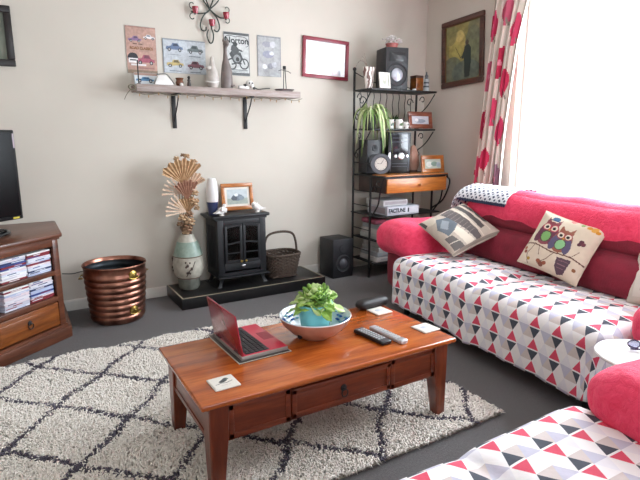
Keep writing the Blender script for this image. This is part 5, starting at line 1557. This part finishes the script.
# feather / stripe cushion
cv = Canvas(100, 100, 'bdb0a2'); cv.noise(.06, 4)
K = '55504f'
cv.poly([(.84, .08), (.93, .1), (.97, .4), (.94, .72), (.86, .7), (.88, .4)], K)
cv.poly([(.68, .04), (.78, .06), (.82, .4), (.8, .8), (.7, .82), (.72, .4)], K); cv.line([(.82, .0), (.84, .5), (.83, .9)], .03, 'd3c8b8'); cv.line([(.64, .0), (.66, .5), (.66, .95)], .03, 'd3c8b8')
cv.poly([(.36, .12), (.6, .08), (.64, .5), (.62, .96), (.5, .98), (.46, .6)], '5f5857')
for k in range(8): cv.line([(.4, .18 + .09 * k), (.6, .14 + .09 * k)], .012, '7d7370')
cv.poly([(.26, .6), (.4, .56), (.47, .96), (.3, .98)], 'd9cfbf')
cv.poly([(.08, .42), (.22, .2), (.4, .28), (.44, .52), (.3, .62), (.14, .66)], '666e76'); cv.poly([(.14, .42), (.3, .28), (.36, .4), (.22, .54)], '8d949a')
cv.poly([(.05, .66), (.2, .68), (.26, .98), (.05, .95)], '6b6563'); cv.line([(.06, .8), (.24, .84)], .02, 'c9bfb0')
cv.ell(.12, .14, .12, .12, 'cfc4b4'); cv.rect(.3, 0, .95, .05, K); cv.rect(0, 0, .04, .2, K); cv.rect(0, .97, 1, 1, '8d8277')
cushion('feather_cushion', 'grey and beige cushion with dark feather shapes leaning in the far sofa corner', (3.09, 2.95, .715), (.775, -.14, .28), (.05, .9, .415), .47, .47, .15, cv, 'bdb0a2')
# near cushion, just in frame
cv = Canvas(40, 40, 'd9d3c6'); cv.rect(.1, .1, .9, .9, 'e6e1d6'); cv.rect(.2, .2, .8, .8, 'cfc6b8'); cv.noise(.05, 5)
cushion('cushion', 'pale cushion whose corner shows at the right picture edge on the window sofa', (3.2, 1.40, .66), (0, -.42, .03), (.15, 0.03, .38), .42, .4, .15, cv, 'cfc6b8')

# ================================================================ knitted shawl over the sofa back corner
def shawl():
    bm = bmesh.new(); uvl = bm.loops.layers.uv.new('cloth')
    # sofa-local coordinates; across the head cushion from front (s=0) over the top to the back, along y
    prof = [(0.715, 0.93), (0.725, 0.96), (0.755, 0.993), (0.80, 1.022), (0.87, 1.04), (0.95, 1.04), (1.03, 1.03), (1.10, 1.0), (1.155, 0.93), (1.175, 0.85)]
    pp = smooth_path([(x, 0, z) for x, z in prof], 4)
    ny = 44; y0, y1 = 1.37, 1.91
    U = {}; g = []
    L = 0; prev = None
    for i, p in enumerate(pp):
        if prev is not None: L += (p - prev).length
        prev = p; row = []
        for j in range(ny + 1):
            y = y0 + (y1 - y0) * j / ny + 0.03 * (i / len(pp)) 
            dz = 0.004 * math.sin(j * .9 + i * .3)
            v = bm.verts.new((p.x, y, p.z + dz)); U[v] = (y, L); row.append(v)
        # hangs down the outer end of the back
        for j in range(1, 15):
            t = j / 14
            v = bm.verts.new((p.x - 0.07 * t * (1 - i / len(pp)), y1 + 0.03 * (i / len(pp)) + 0.05 * math.sin(min(1, t * 2) * PI / 2), p.z - 0.02 * t - 0.2 * t * t)); U[v] = (y1 + t * .28, L); row.append(v)
        g.append(row)
    for a, b in zip(g, g[1:]):
        for j in range(len(a) - 1):
            f = bm.faces.new((a[j], b[j], b[j + 1], a[j + 1])); f.smooth = True
            for l in f.loops: l[uvl].uv = U[l.vert]
    me = bpy.data.meshes.new('shawl'); bm.to_mesh(me); bm.free()
    m = bpy.data.materials.new('houndstooth_knit'); t = NT(m)
    uv = t.new('ShaderNodeUVMap'); uv.uv_map = 'cloth'
    sp = t.new('ShaderNodeSeparateXYZ'); t.link(uv.outputs[0], sp.inputs[0])
    x = t.math('DIVIDE', sp.outputs[0], .052); y = t.math('DIVIDE', sp.outputs[1], .052)
    a = t.math('LESS_THAN', t.math('FRACT', t.math('ADD', x, y)), .5); b = t.math('LESS_THAN', t.math('FRACT', t.math('SUBTRACT', x, t.math('MULTIPLY', y, 1.0))), .5)
    s_ = t.math('MULTIPLY', a, b)
    t.link(t.ramp(s_, [(0, hx('e4e5ea')), (1, hx('39415f'))]), t.b.inputs['Base Color']); setp(t.b, Roughness=.9)
    me.materials.append(m)
    e = thing('shawl', 'navy and white houndstooth shawl over the far end of the window sofa back', 'shawl', S1L, SA)
    o = bpy.data.objects.new('cloth', me); COL.objects.link(o); o.parent = e
    md = o.modifiers.new('thickness', 'SOLIDIFY'); md.thickness = .006
    mm = M()
    for k in range(26): mm.ball((.712, y0 + .012 + (y1 - y0) * k / 26, .925), .013, (.5, 1, 1.1), n=8)
    mm.out('scalloped_edge', mat('navy_wool', '343a55', .9), e)
shawl()

# ================================================================ side table with glasses
t = thing('side_table', 'small round white side table wedged between the two sofas', 'side table', (2.315, 1.085, 0))
WT = mat('white_table', 'f3f2ef', .3, coat=.3)
M().lathe([(0, .482), (.17, .482), (.186, .487), (.19, .494), (.186, .5), (.18, .5), (.176, .497), (0, .497)], n=56).out('tabletop', WT, t)
M().cyl((0, 0, .02), (0, 0, .484), .016).out('pedestal', WT, t)
M().lathe([(0, 0), (.14, 0), (.14, .006), (.03, .018), (.018, .03), (0, .03)], n=40).out('base', WT, t)
t = thing('glasses', 'folded dark framed spectacles lying on the round white side table', 'glasses', (2.375, 1.12, .4985), 2.3)
GB = mat('dark_violet_frame', '35284a', .3, coat=.3)
for s_ in (-1, 1):
    M().tube([(s_ * .032 + .025 * math.cos(a), -.0, .024 + .019 * math.sin(a)) for a in [2 * PI * k / 20 for k in range(20)]], .003, n=6, closed=True).out('rim', GB, t)
    M().cyl((s_ * .032, .0008, .024), (s_ * .032, -.0008, .024), .023, n=20).out('lens', glass('lens_glass', 'c9c9d6'), t)
    M().tube(smooth_path([(s_ * .058, 0, .03), (s_ * .055, .012, .02), (s_ * .01, .02, .01), (-s_ * .05, .022 + .006 * s_, .006)], 5), .003, n=6).out('temple', GB, t)
M().tube(smooth_path([(-.008, 0, .028), (0, -.003, .034), (.008, 0, .028)], 5), .0025, n=6).out('bridge', GB, t)
t = thing('cord', 'small coil of dark violet cord beside the glasses on the side table', 'cord', (2.42, 1.05, .4985))
M().tube(smooth_path([(.05 * math.cos(a) * (1 - .1 * a / 6), .03 * math.sin(a), .004 + .003 * (a / 6)) for a in [k * .5 for k in range(36)]], 3), .0028, n=6).out('cord', GB, t)
# ================================================================ things on the coffee table
TZ = 0.3855
BEFORE = set(bpy.data.objects)
# laptop: hinge runs along world Y, screen faces +X
t = thing('laptop', 'open red laptop with its lid towards the left on the coffee table', 'laptop', (0.975, 2.355, TZ), PI / 2 + 0.03)
# local: x along the hinge (towards +Y world), y towards -X world (hinge side)
RL = mat('red_lid', '9c1f33', .25, coat=.5, col2='8c1a2d'); DKB = mat('dark_keys', '26242a', .5)
w, d = .375, .255
mm = M().prism([(-w / 2, -d / 2), (w / 2, -d / 2), (w / 2, d / 2), (-w / 2, d / 2)], .004, .024, bev=.003)
mm.out('base', mat('silver_underside', 'a9a29c', .4, .3), t)
M().box((0, 0, .0248), (w - .006, d - .006, .0024), bev=.001).out('palm_rest', mat('red_deck', 'd0304a', .35, coat=.2), t)
kb = M()
for r in range(5):
    for c in range(14): kb.box((-.161 + c * .0247, .085 - r * .0245, .028), (.022, .02, .004), bev=.0012, seg=1)
kb.out('keyboard', DKB, t)
M().box((0, .035, .0262), (.35, .13, .0006)).out('keyboard_well', mat('well_dark', '39333a', .5), t)
M().box((0, -.09, .0264), (.1, .06, .001), bev=.0004, seg=1).out('touchpad', mat('touchpad', 'a92a40', .4), t)
lid = M().box((0, 0, .1075), (w, .009, .215), bev=.004, seg=3).out('lid', RL, t)
lid.location = (0, d / 2 - .008, .024); lid.rotation_euler = (-.16, 0, 0)
s = M().box((0, -.0052, .11), (w - .03, .001, .185)).out('screen', mat('laptop_screen', '0a0a0e', .15, coat=.4), lid)
s2 = M().box((0, .0052, .125), (.03, .001, .02), bev=.0004, seg=1).ball((0, .0052, .125), .012, (1, .12, 1), n=12).out('lid_badge', CHROME, lid, label='small silver badge')
for x in (-.12, .12): M().cyl((x - .03, d / 2 - .006, .024), (x + .03, d / 2 - .006, .024), .006, n=12).out('hinge', DKB, t)
# placemat under it
t = thing('laptop_tray', 'thin dark tray with a pale rim underneath the red laptop', 'tray', (.965, 2.36, TZ), PI / 2 + .03)
t.location.z = TZ
M().prism([(-.215, -.145), (.215, -.145), (.215, .14), (-.215, .14)], 0, .0035, bev=.001).out('tray', mat('tray_dark', '4a4340', .5), t)
M().tube([(-.213, -.143, .0025), (.213, -.143, .0025), (.213, .138, .0025), (-.213, .138, .0025)], .003, n=6, closed=True).out('rim', mat('pale_rim', 'cfc3b3', .4), t)

# bowl and plant
BX, BY = 1.325, 2.27
t = thing('bowl', 'wide shallow white bowl with blue flower painting and a reddish outside', 'bowl', (BX, BY, TZ)); t.scale = (1.03, 1.03, 1.22)
M().lathe([(0, 0), (.075, 0), (.08, .004), (.13, .03), (.172, .066), (.189, .098)], n=64, caps=(False, False)).out('outside', mat('reddish_glaze', 'b98672', .35, coat=.3, col2='a87463', scale=14), t)
M().lathe([(.189, .098), (.1905, .101), (.188, .1035), (.184, .101), (.166, .07), (.126, .036), (.076, .011), (0, .009)], n=64, caps=(False, False)).out('inside', mat('white_bowl_glaze', 'e9eef0', .2, coat=.5), t)
mm = M(); mb = M()
def onb(a, u):   # u 0..1 up the inner wall
    r = .126 + (.184 - .126) * u; z = .036 + (.101 - .036) * u
    return (r * math.cos(a) * .985, r * math.sin(a) * .985, z + .003)
for k in range(9):
    a = k * 2 * PI / 9
    for j in range(6):
        q = j * PI / 3; mm.ball(onb(a + .085 * math.cos(q), .5 + .26 * math.sin(q)), .0095, (1, 1, .45), n=8)
    mb.ball(onb(a, .5), .009, (1, 1, .5), n=8)
    for q in (-1, 1): mb.ball(onb(a + q * .27, .45 + .2 * q), .01, (1, 1, .35), n=8)
mm.out('painted_petals', mat('cobalt_paint', '2f62b4', .3), t); mb.out('painted_leaves', mat('turquoise_paint', '5aa8b8', .3), t)
t = thing('potted_plant', 'leafy lime green plant in a turquoise pot sitting in the bowl', 'plant', (BX, BY, TZ + .014)); t.scale = (1.06, 1.06, 1.2)
M().lathe([(0, 0), (.066, 0), (.068, .003), (.086, .13), (.09, .132), (.091, .148), (.084, .148), (.08, .128), (0, .122)], n=48).out('pot', mat('turquoise_pot', '86d3d8', .45, col2='7ac8ce'), t)
M().lathe([(0, .121), (.078, .124), (.078, .13), (0, .134)], n=24).out('soil', mat('soil', '3b2b20', .9), t)
LG = mat('lime_leaf', 'a6ca62', .5, col2='7aa844', scale=16); LG2 = mat('pale_lime_leaf', 'dbe9ae', .5, col2='a9cc70', scale=16); LG3 = mat('mid_green_leaf', '5f8f33', .5, col2='487526', scale=16)
def leaf(az, el, L, wd, m_, z0=.135, curl=.5):
    n = 9; vs_, fs = [], []
    for i in range(n + 1):
        u = i / n; r = L * u; lift = math.sin(el) * r - curl * L * u * u * .55
        rr = math.cos(el) * r
        hw = wd * math.sin(PI * min(1, .08 + .92 * u) ** .75) * (1 - .1 * u) + .002
        for j in (-2, -1, 0, 1, 2):
            s_ = j / 2; wave = .012 * math.sin(u * 11 + j * 2.2) * abs(s_)
            px = rr * math.cos(az) - s_ * hw * math.sin(az); py = rr * math.sin(az) + s_ * hw * math.cos(az)
            vs_.append((px, py, z0 + lift + abs(s_) * hw * .25 + wave))
    for i in range(n):
        for j in range(4):
            a = i * 5 + j; fs.append((a, a + 1, a + 6, a + 5))
    o = rawmesh('leaf', vs_, fs, m_, t)
    md = o.modifiers.new('thickness', 'SOLIDIFY'); md.thickness = .0016
for k in range(40):
    tier = k / 40
    az = k * 2.39996 + random.uniform(-.2, .2)
    el = .1 + 1.15 * tier + random.uniform(-.1, .1)
    leaf(az, el, .155 - .06 * tier + random.uniform(-.012, .012), .056 - .014 * tier, (LG, LG2, LG, LG3)[k % 4] if k > 12 else (LG, LG2)[k % 2], z0=.135 + .02 * tier, curl=.75 - .45 * tier)
t = thing('trinket', 'small black object lying in the bowl left of the turquoise pot', 'object', (BX - .115, BY - .055, TZ + .03), .5)
M().soft((0, 0, .014), (.05, .022, .022), .005, n=4).out('body', BLACK, t)
t = thing('trinket', 'small black object lying in the bowl right of the turquoise pot', 'object', (BX + .105, BY - .075, TZ + .03), -.3)
M().soft((0, 0, .012), (.035, .024, .018), .006, n=4).out('body', BLACK, t)

# coasters
def coaster(label, x, y, rz, mark):
    t = thing('coaster', label, 'coaster', (x, y, TZ), rz, 'white square coasters')
    M().soft((0, 0, .004), (.118, .118, .008), .0038, n=4).out('tile', mat('coaster_white', 'e4dfd6', .4, coat=.2), t)
    c = Canvas(44, 44, 'e2ddd4')
    if mark == 'bird':
        K_ = '44474a'
        c.ell(.5, .42, .2, .1, K_, rot=-.3); c.poly([(.35, .4), (.62, .18), (.78, .2), (.62, .42)], '4f5558'); c.ell(.72, .3, .07, .06, '6a7a6c')
        c.line([(.12, .62), (.4, .56), (.6, .62), (.88, .52)], .035, K_); c.line([(.5, .5), (.46, .6)], .02, K_); c.line([(.3, .78), (.7, .8)], .02, 'b9a6a6')
    else:
        c.ell(.4, .45, .2, .15, 'b9bfca'); c.ell(.6, .5, .18, .12, 'c9ccd2'); c.line([(.2, .7), (.8, .68)], .02, 'aab0bb'); c.line([(.3, .3), (.6, .4)], .03, 'a9b2c2')
    V_ = lambda U, V: np.stack([(U - .5) * .105, (.5 - V) * .105, np.full(U.shape, .0084)], -1)
    panel('print', c, 1, 1, PRINT, t, fn=V_)
    return t
coaster('white square coaster with a dark bird drawing at the front left table corner', .70, 2.0, .03, 'bird')
coaster('white square coaster with a faint drawing at the right end of the table', 1.915, 2.04, .05, 'faint')
coaster('white square coaster beside the black spectacle case near the sofa', 1.868, 2.405, .05, 'plain')
# remotes
def remote(label, x, y, a, L, w, body, top, extra):
    t = thing('remote_control', label, 'remote control', (x, y, TZ), a, 'remote controls on the coffee table')
    M().soft((0, 0, .011), (w, L, .022), .009, n=6).out('body', body, t)
    if top: M().soft((0, .0, .0205), (w * .86, L * .94, .004), .0018, n=4).out('face_plate', top, t)
    kb = M(); kd = mat('remote_key', 'c9cacc' if extra == 'light' else '3a3b40', .5)
    for r in range(9):
        for c in range(3): kb.box((-w * .26 + c * w * .26, L * .36 - r * L * .083, .0235), (w * .17, L * .04, .003), bev=.0008, seg=1)
    kb.out('buttons', kd, t)
    return t
remote('black remote control lying on the left of the pair on the table', 1.573, 2.085, .1, .24, .066, BLACK, mat('remote_face', '55585c', .35, .3), 'light')
t = remote('silver remote control with a round pale end, right of the black remote', 1.66, 2.065, .06, .26, .046, mat('silver_plastic', 'c9cbd0', .35, .3), None, 'dark')
M().soft((0.002, -.115, .012), (.048, .05, .027), .012, n=6).out('end_cap', mat('pale_silver', 'd6d8dc', .25, .5), t, label='bright silver end')
# glasses case
t = thing('glasses_case', 'black rounded spectacle case at the back right of the coffee table', 'case', (1.878, 2.50, TZ), .1)
M().soft((0, 0, .03), (.23, .085, .056), .027, n=12, puff=(.004, 0, .004)).out('shell', mat('black_leather', '1c1a1b', .45, bump=.2, bscale=150), t)
M().tube([(.1155 * math.copysign(abs(math.cos(a)) ** .6, math.cos(a)), .043 * math.copysign(abs(math.sin(a)) ** .6, math.sin(a)), .034) for a in [2 * PI * k / 40 for k in range(40)]], .0016, n=5, closed=True).out('seam', BLACK, t)
M().soft((.09, .03, .02), (.12, .06, .035), .015, n=5).out('flap', MATS['black_leather'], t)

# everything above was laid out for a slightly larger table: bring it onto the real table top
K_T = 0.945
for o in [o for o in bpy.data.objects if o not in BEFORE and o.parent is None]:
    o.location = (o.location.x * K_T, o.location.y * K_T, 1.45 - (1.45 - o.location.z) * K_T)
    o.scale = tuple(v * K_T for v in o.scale)
